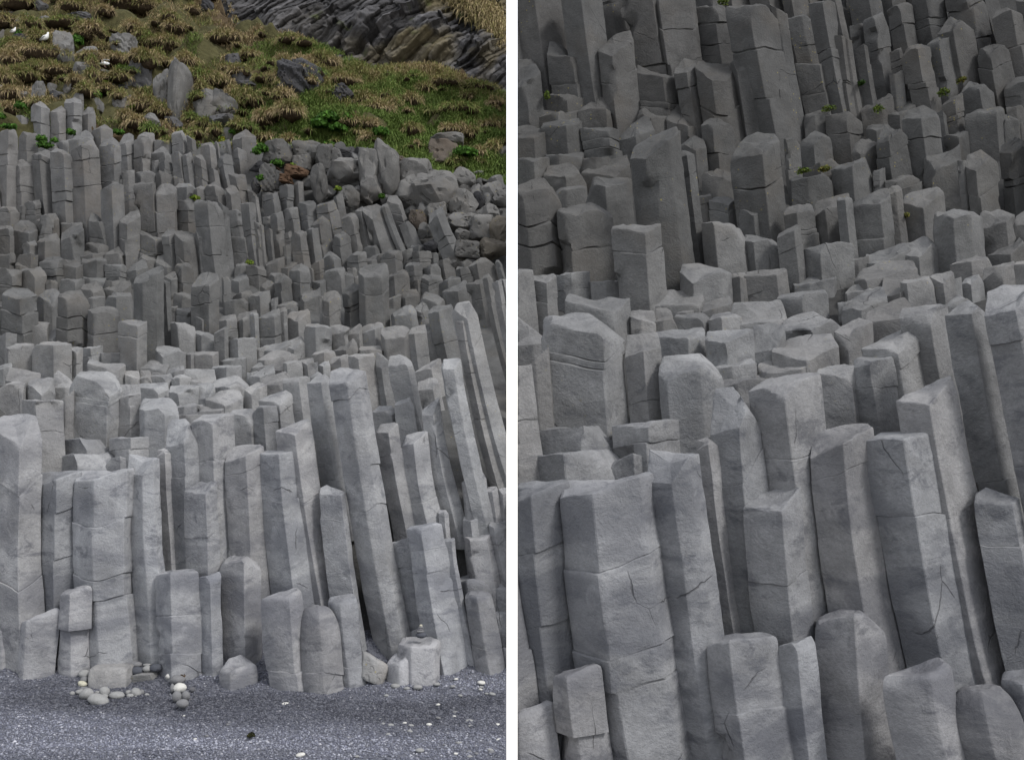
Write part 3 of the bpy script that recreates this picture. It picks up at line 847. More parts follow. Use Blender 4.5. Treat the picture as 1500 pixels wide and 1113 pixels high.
TY = [0, 180, 260, 330, 430, 470, 540, 600, 700, 1000]
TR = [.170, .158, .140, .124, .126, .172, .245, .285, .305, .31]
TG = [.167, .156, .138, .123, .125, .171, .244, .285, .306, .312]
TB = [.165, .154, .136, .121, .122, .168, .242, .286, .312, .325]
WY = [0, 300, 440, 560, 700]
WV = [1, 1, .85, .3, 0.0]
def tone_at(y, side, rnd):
    k = (np.interp(y, [350, 600], [.68, .80]) if side == 'R' else 1.0) * (1 + 0.15 * rnd)  # right face dimmed: a lower exposure put into the rock colour
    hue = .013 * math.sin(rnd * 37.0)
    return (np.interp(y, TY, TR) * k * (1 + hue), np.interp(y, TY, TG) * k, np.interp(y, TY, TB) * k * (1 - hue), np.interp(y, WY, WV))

LX = [0, 150, 300, 430, 530, 620, 742]
LS = [0, .015, .05, .13, .15, .18, .22]

def parse():
    recs = []
    for i, line in enumerate(l for l in COLUMNS.strip().split('\n') if l.strip()):
        p = line.split(';')
        fr = p[0]
        pts = lambda s: [fpx(fr, *map(float, q.split(','))) for q in s.split()]
        fpts, bpts = pts(p[1]), pts(p[2])
        b = p[3]
        bfr = fr
        if b[-1].isalpha():
            bfr, b = b[-1], b[:-1]
        yend = fpx(bfr, 0, float(b))[1]
        cx = sum(q[0] for q in fpts) / len(fpts)
        dz, flag = 0.0, ''
        if '/' in p[4]: p[4], dz, flag = (p[4].split('/') + [''])[:3]
        lean = float(p[4]) if p[4] else float(np.interp(cx, LX, LS))
        cr = [fpx(fr, 0, float(q))[1] for q in p[5].split()] if len(p) > 5 else []
        recs.append(dict(i=i, f=fpts, b=bpts, yend=yend, lean=lean, dz=float(dz), flag=flag, cr=cr, cx=cx, yt=min(q[1] for q in fpts + bpts), yf=sum(q[1] for q in fpts) / len(fpts)))
    return recs
RECS = parse()

def column_geometry(r, side):
    """returns verts, faces, info for one prism of basalt"""
    rs = np.random.default_rng(1000 + r['i'])
    D = depth(r['yend'])
    tr = (lambda q: q) if side == 'L' else (lambda q: to_right(*q))
    k = 1.0
    if side == 'R':
        D = 16 + (D - 16) * KR
        k = KR
    fp = np.array([tr(q) for q in r['f']])
    bp = np.array([tr(q) for q in r['b']]).reshape(-1, 2)
    foot0 = (r['cx'], r['yf'])
    foot1 = (r['cx'] + r['lean'] * (r['yend'] - r['yf']), r['yend'])
    f0, f1 = tr(foot0), tr(foot1)
    yend = f1[1]
    lean = (f1[0] - f0[0]) / max(f1[1] - f0[1], 1)
    xl, xr = fp[0, 0], fp[-1, 0]
    wpx = xr - xl
    D += .2 * wpx / F * D + r['dz'] * k
    W = wpx / F * D
    WIDE = 1.02 if r['flag'] == 'short' else 1.21 if 540 < r['yt'] < 800 else 1.15
    ring = []
    nF = len(fp)
    if nF == 2:
        ring.append((fp[0, 0] - 0.02 * wpx, fp[0, 1] - 0.03 * wpx, D + .16 * W))
        ring.append((fp[0, 0] + 0.03 * wpx, fp[0, 1], D - .14 * W))
        mx = .35 + .3 * rs.random()
        ring.append((fp[0, 0] + mx * wpx, fp[0, 1] * (1 - mx) + fp[1, 1] * mx + .012 * wpx, D - .3 * W))
        ring.append((fp[1, 0] - 0.03 * wpx, fp[1, 1], D - .12 * W))
        ring.append((fp[1, 0] + 0.02 * wpx, fp[1, 1] - 0.03 * wpx, D + .16 * W))
    else:
        for j in range(nF):
            t = (fp[j, 0] - xl) / wpx
            t = min(max(t, 0), 1)
            dd = D if j in (0, nF - 1) else D - .84 * W * math.sqrt(max(t * (1 - t), .02))
            ring.append((fp[j, 0], fp[j, 1], dd))
    if len(bp):
        o = bp[np.argsort(-bp[:, 0])]
        for q in o:
            t = min(max((q[0] - xl) / wpx, 0.06), .94)
            ring.append((min(max(q[0], xl + .05 * wpx), xr - .05 * wpx), q[1], D + .16 * W + .6 * W * math.sqrt(t * (1 - t))))
        if len(o) == 1:
            q = o[0]
            # keep the plan a polygon with some depth
            a = ring.pop()
            for t in ((.85, .3) if q[0] > (xl + xr) / 2 else (.7, .15)):
                yy = q[1] + abs(t - (q[0] - xl) / wpx) * 0.25 * wpx
                ring.append((xl + t * wpx, yy, D + .16 * W + .6 * W * math.sqrt(t * (1 - t))))
    else:
        for t in (.78, .22):
            y = fp[0, 1] * (1 - t) + fp[-1, 1] * t + 0.02 * wpx
            ring.append((xl + t * wpx, y, D + .42 * W))
    ring = np.array(ring)
    P = ray(ring[:, 0], ring[:, 1], ring[:, 2])
    # densify with softened corners
    n = len(P)
    dense = []
    for j in range(n):
        a, b = P[j], P[(j + 1) % n]
        L = np.linalg.norm((b - a)[:2])
        m = int(np.clip(round(L / W * 15), 3, 11))
        e = min(0.10, 0.011 * W / max(L, 1e-4))
        ts = np.concatenate([[e], np.linspace(e, 1 - e, m + 1)[1:-1], [1 - e]])
        for t in ts:
            dense.append(a * (1 - t) + b * t)
    Q = np.array(dense)
    N = len(Q)
    cen = Q[:, :2].mean(0)
    ztop = Q[:, 2]
    ext = (12 if r['flag'] == 'short' else 70) * k
    z_end = HC - (yend + ext - YH) / F * D
    if side == 'L':
        if r['yend'] > 860 and r['flag'] != 'short': z_end = min(z_end, ground_z(D) - .4)
    else:
        z_end = max(z_end, -1.9)
    z_end = min(z_end, ztop.min() - .4 * W)
    H = ztop.mean() - z_end
    nv = int(np.clip(H / W * 8.5, 9, 56))
    v = np.linspace(0, 1, nv + 1)
    v = np.concatenate([[0, .02 * W / H, .05 * W / H, .1 * W / H], v[1:][v[1:] > .13 * W / H]])
    if r['flag'] == 'dome':
        v = np.unique(np.concatenate([v, np.linspace(0, .7, 12) * W / H]))
    # joints
    cracks = [(c, 1.0 if r['yt'] < 560 else .6) for c in r['cr']]
    if not cracks and r['yt'] < 470 and rs.random() < .62 and (r['yend'] - r['yf']) > .8 * abs(r['f'][-1][0] - r['f'][0][0]):
        cracks = [(r['yf'] + (r['yend'] - r['yf']) * (.25 + .5 * rs.random()), rs.uniform(.3, 1.1))]
        if rs.random() < .45: cracks.append((r['yf'] + (r['yend'] - r['yf']) * (.55 + .35 * rs.random()), .9))
    elif not cracks and rs.random() < .25 and (r['yend'] - r['yf']) > 70:
        cracks = [(r['yf'] + (r['yend'] - r['yf']) * (.25 + .5 * rs.random()), .5)]
    cv = []
    for cy, cs in cracks:
        cyy = tr((r['cx'], cy))[1]
        zc = HC - (cyy - YH) / F * D
        f = (ztop.mean() - zc) / H
        if 0.04 < f < .97: cv.append((f, cs))
    lev = list(v)
    dv = .011 * W / H * (1.0 if r['yt'] > 470 else 2.0)
    for f, cs in cv:
        lev = [q for q in lev if abs(q - f) > 2.5 * dv] + [f - 1.6 * dv, f - .5 * dv, f + .5 * dv, f + 1.6 * dv]
    lev = np.array(sorted(lev))
    # fields
    soft = float(np.interp(r['yt'], [430, 620, 850], [0, .5, 1.0]))     # sea-worn low rock is rounder
    worn = float(np.interp(r['yt'], [800, 865], [0, 1])) if r['flag'] not in ('flat', 'short') else 0.0
    yawk = .16 if r['yt'] < 450 else 0.05
    round_ = float(np.interp(r['yt'], [600, 840, 880], [0, .05, .15]))
    verts = []
    rag = float(np.interp(r['yt'], [430, 520, 620], [1.9, 1.4, 1.0]))
    sd = int(rs.integers(1, 9999))
    Wn = W
    for li, f in enumerate(lev):
        z = ztop + (z_end - ztop) * f
        dzr = ztop - z
        x = Q[:, 0] + lean * dzr * (.78 + .44 * dzr / H)
        y = Q[:, 1].copy()
        c2 = np.array([cen[0] + lean * dzr.mean() * (.78 + .44 * dzr.mean() / H), cen[1]])
        p3 = np.stack([x, y, z], -1)
        # slow waist and bulge
        zz = z.mean() / Wn
        s = 1 + (.025 + .04 * soft) * float(vnoise(np.array([[zz * .55, sd, 0.]]), 3)[0])
        ox = (.02 + .05 * soft) * Wn * float(vnoise(np.array([[zz * .4, sd, 7.]]), 5)[0])
        rad = np.stack([x - c2[0], y - c2[1]], -1)
        rl = np.linalg.norm(rad, axis=1, keepdims=True)
        nr = rad / np.maximum(rl, 1e-5)
        d = (.012 + .03 * soft) * Wn * fbm(p3 * np.array([1.3, 1.3, .9]) / Wn + sd, 1, 2) + .012 * (rag - 1) * Wn * fbm(p3 * (2.6 / Wn) + sd, 14, 3) + .006 * Wn * fbm(p3 * (7.0 / Wn), 9, 2)
        ins = 0
        if li == 0:
            ins = .012 * Wn + .06 * rag * Wn * np.clip(fbm(p3 * (4 / Wn), 31, 2) - .1, 0, 1)
        elif li == 1:
            ins = .03 * Wn * np.clip(fbm(p3 * (4 / Wn), 31, 2) - .25, 0, 1)
        if r['flag'] == 'dome':
            u_ = max(0.0, 1 - f * H / (.62 * W))
            ins = ins + .34 * Wn * (1 - math.sqrt(max(0.0, 1 - u_ * u_)))
            z = z * (1 - u_ ** .7) + (z.mean() + .10 * Wn) * u_ ** .7
        elif li < 4 and (r['b'] or worn > .5):
            ins = ins + round_ * Wn * (1, .5, .2, .04)[li]
        for f0_, cs in cv:
            if abs(f - f0_) < .8 * dv:
                ins = ins + (.055 if r['yt'] < 480 else .035) * Wn * cs * np.clip((.8 if r['yt'] < 480 else .35) + 1.1 * fbm(p3 * (1.6 / Wn), 77, 2), 0.0, 1.5)
        oy_ = 0.0
        for ci, (f0_, cs) in enumerate(cv):
            if f > f0_:
                rr = np.random.default_rng(sd + ci)
                ox = ox + rr.uniform(-.035, .035) * Wn * (1.7 if r['yt'] < 450 else 1)
                s *= 1 + rr.uniform(-.03, .03)
                oy_ = oy_ + rr.uniform(-.06, .03) * Wn * (1.4 if r['yt'] < 450 else .7)
        if worn > 0:
            wk = (.62 if r['flag'] == 'dome' else .4) * worn
            rl = rl * (1 - wk) + np.minimum(rl.mean(), W * .56) * wk
        newr = rl[:, 0] * s * WIDE + d - ins
        if yawk:
            for ci, (f0_, cs) in enumerate(cv):
                if f > f0_:
                    ya = np.random.default_rng(sd + 99 + ci).uniform(-yawk, yawk)
                    nr = np.stack([nr[:, 0] * math.cos(ya) - nr[:, 1] * math.sin(ya), nr[:, 0] * math.sin(ya) + nr[:, 1] * math.cos(ya)], -1)
        nx = c2[0] + nr[:, 0] * newr + ox
        ny = c2[1] + nr[:, 1] * newr + oy_
        nz = z.copy()
        if li < 2:
            nz = nz + .022 * rag * Wn * fbm(p3 * (4.5 / Wn), 55, 2)
        for f0_, cs in cv:
            if abs(f - f0_) < 2 * dv:
                nz = nz + (.07 * Wn) * fbm(p3 * np.array([1.6, 1.6, .2]) / Wn, 91 + sd % 50, 3)
        verts.append(np.stack([nx, ny, nz], -1))
    nl = len(lev)
    V = np.concatenate(verts)
    idx = np.arange(nl * N).reshape(nl, N)
    a = idx[:-1]; b = idx[1:]
    quads = np.stack([a, np.roll(a, -1, 1), np.roll(b, -1, 1), b], -1).reshape(-1, 4)
    # cap
    top = verts[0]
    zc = top[:, 2].mean() - .03 * W * rs.uniform(-0.2, 3.2)
    cc = np.array([top[:, 0].mean(), top[:, 1].mean(), zc])
    faces = [quads[:, ::-1]]
    prev = idx[0]
    base = len(V)
    caps = []
    for s in (.93, .78, .55, .3):
        p = cc + (top - cc) * s
        dish = (1 - s * s)
        p[:, 2] = top[:, 2] * s + zc * (1 - s)
        p[:, 2] += .03 * rag * W * fbm(p * (3.2 / W), 41, 3) * (1 if s < .9 else .6)
        caps.append(p)
        cur = np.arange(base, base + N)
        faces.append(np.stack([prev, cur, np.roll(cur, -1), np.roll(prev, -1)], -1)[:, ::-1])
        prev = cur
        base += N
    caps.append(cc[None])
    faces.append(np.stack([prev, np.full(N, base), np.roll(prev, -1)], -1)[:, ::-1])
    # foot
    base += 1
    last = idx[-1]
    caps.append(verts[-1].mean(0)[None])
    faces.append(np.stack([np.roll(last, -1), np.full(N, base), last], -1)[:, ::-1])
    V = np.concatenate([V] + caps)
    # chips and spalls struck off the upper part: flat or slightly hollow facets
    rc = np.random.default_rng(7000 + r['i'])
    nchip = int(rc.integers(2, 6)) if r['yt'] < 470 else int(rc.integers(1, 4)) if r['yt'] < 640 else int(rc.integers(0, 3))
    topz = ztop.mean()
    for _c in range(nchip if not r['flag'] else 0):
        a_ = rc.uniform(-math.pi * .95, -math.pi * .05)       # on the side we can see
        low = rc.random() < .28
        nrm = np.array([math.cos(a_), math.sin(a_) * .9, rc.uniform(-.1, .35) if low else rc.uniform(.25, 1.5)])
        nrm /= np.linalg.norm(nrm)
        zz = topz - (rc.uniform(.3, 2.2) * W if low else rc.uniform(0, .25) * W)
        if zz < z_end + .5 * W: continue
        pc = np.array([cen[0] + lean * (topz - zz), cen[1], zz]) + np.array([math.cos(a_), math.sin(a_), 0]) * W * .5 * (rc.uniform(.88, .99) if low else rc.uniform(.72, .95))
        rel = V - pc
        dd = rel @ nrm
        dist = np.linalg.norm(rel, axis=1)
        reach = rc.uniform(.3, .6) * W if low else 2.0 * W
        m_ = (dd > 0) & (dist < reach)
        if not m_.any(): continue
        fall = np.clip((reach - dist[m_]) / (.16 * reach), 0, 1)
        fall = fall * fall * (3 - 2 * fall)
        V[m_] -= nrm * ((dd[m_] * .96 + .012 * W * fbm(V[m_] * (5 / W), 3, 2)) * fall)[:, None]
    area = wpx * max(yend - fp[:, 1].mean(), 5)
    return V, faces, dict(W=W, D=D, wpx=wpx, area=area, cx=f0[0], yt=min(ring[:, 1]), yend=yend, fp=fp, bp=bp, lean=lean)

# ------------------------------------------------------------------ labels for columns
ORD = lambda n: '%d%s' % (n, 'th' if 10 <= n % 100 <= 20 else {1: 'st', 2: 'nd', 3: 'rd'}.get(n % 10, 'th'))
def look(r, q):
    h = (q['yend'] - q['fp'][:, 1].mean()) / q['wpx']
    size = 'stubby' if h < 1 else 'short' if h < 2.1 else 'tall' if h < 4.5 else 'very tall'
    y = r['yt']
    tone = ('dark grey' if y < 440 else 'mid grey' if y < 570 else 'pale grey') if 1 else ''
    if q['side'] == 'R':
        tone = 'dimmed dark grey' if y < 440 else 'dimmed mid grey' if y < 570 else 'dimmed pale grey'
    dy = (q['fp'][-1, 1] - q['fp'][0, 1]) / q['wpx']
    if len(q['bp']) and (q['fp'][:, 1].mean() - q['bp'][:, 1].mean()) > .45 * q['wpx']: top = 'steeply sloping top'
    elif dy > .28: top = 'top falling to right'
    elif dy < -.28: top = 'top rising to right'
    elif len(q['bp']) > 2: top = 'rounded top'
    elif len(q['bp']): top = 'visible flat top'
    else: top = 'broken edge-on top'
    return size, tone, top
BANDS = [(190, 'topmost tier under the turf'), (275, 'upper wall'), (345, 'wall below the upper one'), (400, 'dark middle wall'), (450, 'ledge above the terrace'),
         (500, 'back of the terrace'), (545, 'middle of the terrace'), (610, 'front edge of the terrace'), (720, 'tall front wall'), (1200, 'row standing on the beach')]
SPECIAL = {  # by record
}

COLS = []
for side in 'LR':
    for r in RECS:
        if side == 'R':
            a = to_right(r['cx'], r['yf'])
            b = to_right(r['cx'] + r['lean'] * (r['yend'] - r['yf']), r['yend'])
            if max(a[0], b[0]) < 725 or min(a[0], b[0]) > 2000 or a[1] > 1125 or b[1] < -30: continue
        V, faces, q = column_geometry(r, side)
        q.update(side=side, V=V, faces=faces, r=r, rnd=float(np.random.default_rng(50 + r['i']).uniform(-1, 1)))
        # area in view
        x0, x1 = (0, 742) if side == 'L' else (758, 1500)
        vw = max(0, min(q['cx'] + q['wpx'] / 2, x1) - max(q['cx'] - q['wpx'] / 2, x0))
        vh = max(0, min(q['yend'], 1113) - max(q['yt'], 0))
        q['vis'] = vw * vh
        COLS.append(q)
# the faces go on beyond the edges of the picture
BEYOND = [q for q in COLS if q['vis'] <= 0 and q['side'] == 'R']
for r in RECS:
    if 20 < r['cx'] < 350:
        r2 = dict(r, i=r['i'] + 1000, cx=r['cx'] - 352, f=[(x - 352, y) for x, y in r['f']], b=[(x - 352, y) for x, y in r['b']])
        if max(x for x, y in r2['f']) > -2: continue
        V, faces, q = column_geometry(r2, 'L')
        q.update(side='L', V=V, faces=faces, r=r2, rnd=float(np.random.default_rng(50 + r2['i']).uniform(-1, 1)), vis=0)
        BEYOND.append(q)
COLS = [q for q in COLS if q['vis'] > 0]
COLS.sort(key=lambda q: -q['vis'])
MAIN, REST = COLS[:305], COLS[305:]
# ordinal place of each within its tier
place = {}
for side in 'LR':
    for bi, (yb, nm) in enumerate(BANDS):
        y0 = BANDS[bi - 1][0] if bi else -999
        mem = sorted([q for q in MAIN if q['side'] == side and y0 <= q['r']['yt'] < yb], key=lambda q: q['cx'])
        for n, q in enumerate(mem):
            place[id(q)] = (n + 1, nm)

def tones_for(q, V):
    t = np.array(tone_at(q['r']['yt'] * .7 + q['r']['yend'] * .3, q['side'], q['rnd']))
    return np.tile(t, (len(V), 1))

for q in MAIN:
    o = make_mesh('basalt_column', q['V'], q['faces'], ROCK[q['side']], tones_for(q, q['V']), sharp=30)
    if not cut(o, q['side']): continue
    n, nm = place[id(q)]
    size, tone, top = look(q['r'], q)
    face = 'left cliff' if q['side'] == 'L' else 'right cliff'
    lab = '%s %s column, %s, %s from left in %s of %s' % (size, tone, top, ORD(n), nm, face)
    wds = lab.split()
    if len(wds) > 16:
        lab = '%s column, %s, %s from left in %s of %s' % (tone, top, ORD(n), nm, face)
    if len(lab.split()) > 16:
        lab = '%s column, %s from left in %s of %s' % (tone, ORD(n), nm, face)
    tag(o, SPECIAL.get((q['side'], q['r']['i']), lab), 'basalt column', 'basalt columns of the two cliffs', kind='thing')

# the small remaining columns
mv, mf, mt, base = {'L': [], 'R': []}, {'L': {}, 'R': {}}, {'L': [], 'R': []}, {'L': 0, 'R': 0}
def merge(items, name, mat, label):
    vs_, ts_, fd, b = [], [], {}, 0
    for q in items:
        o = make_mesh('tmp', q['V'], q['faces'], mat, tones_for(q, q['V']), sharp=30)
        if not cut(o, q['side']): continue
        me = o.data
        co = np.empty(len(me.vertices) * 3, np.float32); me.vertices.foreach_get('co', co)
        co = co.reshape(-1, 3)
        for p in me.polygons:
            vi = list(p.vertices)
            if len(vi) <= 4:
                fd.setdefault(len(vi), []).append([x + b for x in vi])
            else:
                for j in range(1, len(vi) - 1):
                    fd.setdefault(3, []).append([vi[0] + b, vi[j] + b, vi[j + 1] + b])
        vs_.append(co)
        ts_.append(tones_for(q, co))
        b += len(co)
        bpy.data.objects.remove(o)
        bpy.data.meshes.remove(me)
    if vs_:
        o = make_mesh(name, np.concatenate(vs_), [np.array(x) for x in fd.values()], mat, np.concatenate(ts_), sharp=30)
        tag(o, label, 'basalt column', kind='stuff')
for sd_ in 'LR':
    merge([q for q in BEYOND if q['side'] == sd_], 'basalt_columns', ROCK[sd_], 'basalt columns continuing the %s cliff beyond the edge of the picture' % ('left' if sd_ == 'L' else 'right'))
if REST:
    merge(REST, 'basalt_columns', ROCK['L'], 'small grey column stumps filling the gaps between the larger basalt columns')

# ------------------------------------------------------------------ solid rock behind the columns
def bedrock(side):
    nx, ny = 130, 130
    xs = np.linspace(-400, 742, nx) if side == 'L' else np.linspace(758, 1950, nx)
    ys = np.linspace(1080, 205 if side == 'L' else 215, ny)
    V = []
    for y in ys:
        for x in xs:
            if side == 'L':
                y_ = max(y, float(np.interp(x, [0, 420, 500, 560, 640, 742], [205, 212, 222, 232, 258, 272])))
                V.append(ray(x, y_, depth(y_) + .42))
            else:
                # matching row of the left face
                q = np.linalg.inv(Hm) @ np.array([x, (y - 215) / 865 * 1200 - 60, 1]); ly = q[1] / q[2]
                d = 16 + (depth(ly) + .42 - 16) * KR
                V.append(ray(x, (y - 215) / 865 * 1200 - 60, d))
    V = np.array(V)
    V[:, 1] += .12 * fbm(V * 1.3, 3, 3)
    V[:, 2] += .15 * fbm(V * 1.1, 8, 3)
    i = np.arange(nx * ny).reshape(ny, nx)
    f = np.stack([i[:-1, :-1], i[:-1, 1:], i[1:, 1:], i[1:, :-1]], -1).reshape(-1, 4)
    t = np.array([.10, .10, .098, .8]) * (1 if side == 'L' else .6)  # right side darkened in colour to follow its lower exposure
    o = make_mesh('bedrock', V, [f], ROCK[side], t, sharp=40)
    tag(o, kind='structure', label='dark solid rock behind the columns of the %s cliff' % ('left' if side == 'L' else 'right'))
bedrock('L'); bedrock('R')
# ------------------------------------------------------------------ beach
def sheet(name, xs, ds, zf, mat, tone, clampside=None, label=None, kind='structure', disp=None):
    V = []
    for d in ds:
        for x in xs:
            xx = x
            if clampside == 'L': xx = min(x, -8.0 / F * d)
            if clampside == 'R': xx = max(x, 8.0 / F * d)
            V.append((xx, d, zf(d)))
    V = np.array(V)
    if disp is not None: V = disp(V)
    nx, ny = len(xs), len(ds)
    i = np.arange(nx * ny).reshape(ny, nx)
    f = np.stack([i[:-1, :-1], i[:-1, 1:], i[1:, 1:], i[1:, :-1]], -1).reshape(-1, 4)
    o = make_mesh(name, V, [f], mat, tone)
    return tag(o, kind=kind)
def beach_disp(V):
    V[:, 2] += .035 * fbm(V * np.array([.9, .9, 0]), 3, 3) + .012 * fbm(V * np.array([5, 5, 0]), 7, 2)
    return V
xsl = np.concatenate([np.linspace(-60, -9, 12), np.linspace(-8.6, 0.0, 110)])
dsl = np.concatenate([np.linspace(-30, 8.5, 12), np.linspace(8.8, 17.6, 120), np.linspace(18, 26, 4)])
GT = np.array([.155, .16, .185, 1])
sheet('beach', xsl, dsl, ground_z, GRAVEL, GT, 'L', disp=beach_disp)
sheet('beach', np.concatenate([np.linspace(0, 12, 40), np.linspace(14, 60, 8)]), np.concatenate([np.linspace(-30, 6, 8), np.linspace(7, 20, 40)]), lambda d: -1.85, GRAVEL, GT * .7, 'R', disp=beach_disp)

# loose gravel: nobody could count it
ico = [(1, 0, 0), (-1, 0, 0), (0, 1, 0), (0, -1, 0), (0, 0, 1), (0, 0, -1)]
octf = np.array([(0, 2, 4), (2, 1, 4), (1, 3, 4), (3, 0, 4), (2, 0, 5), (1, 2, 5), (3, 1, 5), (0, 3, 5)])
def scatter(n, dlo, dhi, slo, shi, seed, pale):
    rs = np.random.default_rng(seed)
    d = np.sqrt(rs.uniform(dlo ** 2, dhi ** 2, n))
    px = rs.uniform(-45, 742, n)
    x = (px - 750) / F * d
    ok = x < -8.0 / F * d - .02
    x, d = x[ok], d[ok]
    n = len(x)
    base = np.stack([x, d, ground_z(d)], -1)
    base = beach_disp(base)
    sz = slo * (shi / slo) ** (rs.random(n) ** 1.6)
    sc = np.stack([sz * rs.uniform(.8, 1.35, n), sz * rs.uniform(.8, 1.35, n), sz * rs.uniform(.4, .75, n)], -1)
    th = rs.uniform(0, 2 * math.pi, n)
    v = np.array(ico)[None] * (1 + .35 * rs.uniform(-1, 1, (n, 6, 1))) * sc[:, None]
    c, s = np.cos(th)[:, None], np.sin(th)[:, None]
    X = v[..., 0] * c - v[..., 1] * s
    Y = v[..., 0] * s + v[..., 1] * c
    P = np.stack([X, Y, v[..., 2]], -1) + base[:, None] + np.array([0, 0, 1]) * (sc[:, 2] * .35)[:, None, None]
    fc = (np.arange(n) * 6)[:, None, None] + octf[None]
    g = rs.random(n)
    col = np.where(g[:, None] < .62, np.array([.122, .127, .157]), np.where(g[:, None] < .965, np.array([.22, .226, .262]), np.array([.34, .34, .37])))
    col = col * rs.uniform(.7, 1.3, (n, 1))
    # drifts of paler grains
    dr = np.clip(.9 + .55 * fbm(base * np.array([.35, 1.1, 0]), 21, 3), .55, 1.7)
    col = col * dr[:, None] * pale
    t = np.repeat(np.concatenate([col, np.ones((n, 1))], 1), 6, 0)
    return P.reshape(-1, 3), fc.reshape(-1, 3), t
Vs, Fs, Ts, b = [], [], [], 0
for args in ((100000, 9.6, 16.6, .008, .023, 1, 1.0), (5000, 9.6, 16.6, .016, .028, 2, 1.05)):
    v, f, t = scatter(*args)
    Vs.append(v); Fs.append(f + b); Ts.append(t); b += len(v)
o = make_mesh('gravel', np.concatenate(Vs), [np.concatenate(Fs)], PEBBLE, np.concatenate(Ts), smooth=False)
tag(o, 'dark blue grey gravel of small rounded grains covering the beach', 'gravel', kind='stuff')

# ------------------------------------------------------------------ rocks of free shape
def ico_sphere(sub):
    bm = bmesh.new()
    bmesh.ops.create_icosphere(bm, subdivisions=sub, radius=1)
    bm.verts.ensure_lookup_table()
    v = np.array([x.co[:] for x in bm.verts])
    f = np.array([[x.index for x in p.verts] for p in bm.faces])
    bm.free()
    return v, f
ICO4, ICO3, ICO5 = ico_sphere(4), ico_sphere(3), ico_sphere(5)
KT = {'p': (.235, .23, .222), 'm': (.17, .167, .162), 'd': (.105, .104, .108), 'k': (.06, .06, .064), 'b': (.135, .115, .098), 'o': (.21, .19, .16), 'w': (.5, .49, .46), 'c': (.42, .39, .32)}

def rock(name, cen, size, seed, mat, tone, nplanes=16, rough=.05, ico=ICO4, tilt=0.0, edge=14, strata=0, boxy=False):
    rs = np.random.default_rng(seed)
    d, f = ico
    nrm = rs.normal(size=(nplanes, 3))
    nrm /= np.linalg.norm(nrm, axis=1, keepdims=True)
    off = rs.uniform(.55, .92, nplanes)
    # the box sides keep the outline as wide and as high as surveyed
    bx = np.array([[1, 0, 0], [-1, 0, 0], [0, 0, 1], [0, 0, -1], [0, 1, 0], [0, -1, 0]], float)
    bx += rs.normal(size=bx.shape) * (.08 if boxy else .2)
    bx /= np.linalg.norm(bx, axis=1, keepdims=True)
    nrm = np.concatenate([nrm, bx]); off = np.concatenate([off, np.full(6, .62 if boxy else .8)])
    dn = np.maximum(d @ nrm.T, 1e-3) / off
    r = 1.0 / (np.sum(dn ** edge, axis=1) ** (1 / edge))
    p = d * r[:, None]
    lo, hi = p.min(0), p.max(0)
    p = (p - (lo + hi) / 2) / (hi - lo) * 2
    p += d * (rough * fbm(p * 1.6 + seed, 2, 4))[:, None]
    rid = 1 - np.abs(fbm(p * np.array([1.5, 1.5, 1.1]) + seed * 1.7, 33, 3))
    p -= d * (.16 * np.clip(rid - .90, 0, 1) / .10 * rough / .06)[:, None] * .6
    if strata:
        q = p @ np.array([.55, .2, .8])
        p += d * (strata * np.round(np.sin(q * 16 + 2 * fbm(p * 2, 4, 2))) )[:, None]
    c, s = math.cos(tilt), math.sin(tilt)
    p = p * np.array(size)
    p = np.stack([p[:, 0] * c - p[:, 2] * s, p[:, 1], p[:, 0] * s + p[:, 2] * c], -1)
    o = make_mesh(name, p + np.array(cen), [f], mat, np.array(list(tone) + [.9]), sharp=26)
    return o

# ------------------------------------------------------------------ the grassy slope
RX = [-80, 280, 322, 352, 440, 470, 500, 545, 600, 640, 690, 742]
RY = [-62, -50, -2, 44, 64, 76, 88, 108, 105, 105, 127, 147]
def ridge(x): return np.interp(x, RX, RY)
def foot(x): return np.interp(x, [-80, 0, 140, 150, 330, 420, 500, 560, 640, 742], [185, 180, 175, 205, 225, 215, 225, 235, 262, 275])
def hill_depth(x, y):
    f = foot(x) + 25
    base = 30.2 + np.interp(x, [0, 400, 742], [1.2, .6, 0])
    return base + np.maximum(f - y, 0) * .068
def hill_bumps(P):
    m = fbm(P * np.array([.55, .55, .8]), 61, 3)
    return .8 * m + .35 * np.abs(fbm(P * 1.5, 63, 2))
NXH, NYH = 266, 96
V = []
for j in range(NYH):
    t = j / (NYH - 8)
    for i in range(NXH):
        x = -400 + 1142 * i / (NXH - 1)
        yb, yt = foot(x) + 75, ridge(x)
        if t <= 1:
            y = yb + (yt - yb) * t
            V.append(ray(x, y, hill_depth(x, y) - .012 * max(y - foot(x) - 25, 0)))
        else:
            d0 = hill_depth(x, yt)
            q = ray(x, yt, d0)
            k = (t - 1) * 60
            V.append(np.array([(x - 750) / F * (d0 + k), d0 + k, q[2] - k * .35 - k * k * .02]))
V = np.array(V)
hb = hill_bumps(V)
V[:, 2] += hb * .8
V[:, 1] -= hb * .5
V[:, 0] = np.minimum(V[:, 0], -8.0 / F * V[:, 1])
i_ = np.arange(NXH * NYH).reshape(NYH, NXH)
f_ = np.stack([i_[:-1, :-1], i_[:-1, 1:], i_[1:, 1:], i_[1:, :-1]], -1).reshape(-1, 4)
n1 = fbm(V * .35, 71, 3)
gt = np.where(n1[:, None] > .1, np.array([[.085, .062, .036]]), np.array([[.075, .07, .032]]))
HILLV, HILLF = V, f_
ho = make_mesh('hillside', V, [f_], SOIL, np.concatenate([gt, np.ones((len(V), 1))], 1))
tag(ho, kind='structure', label='steep turf slope above the columns')
from mathutils.bvhtree import BVHTree
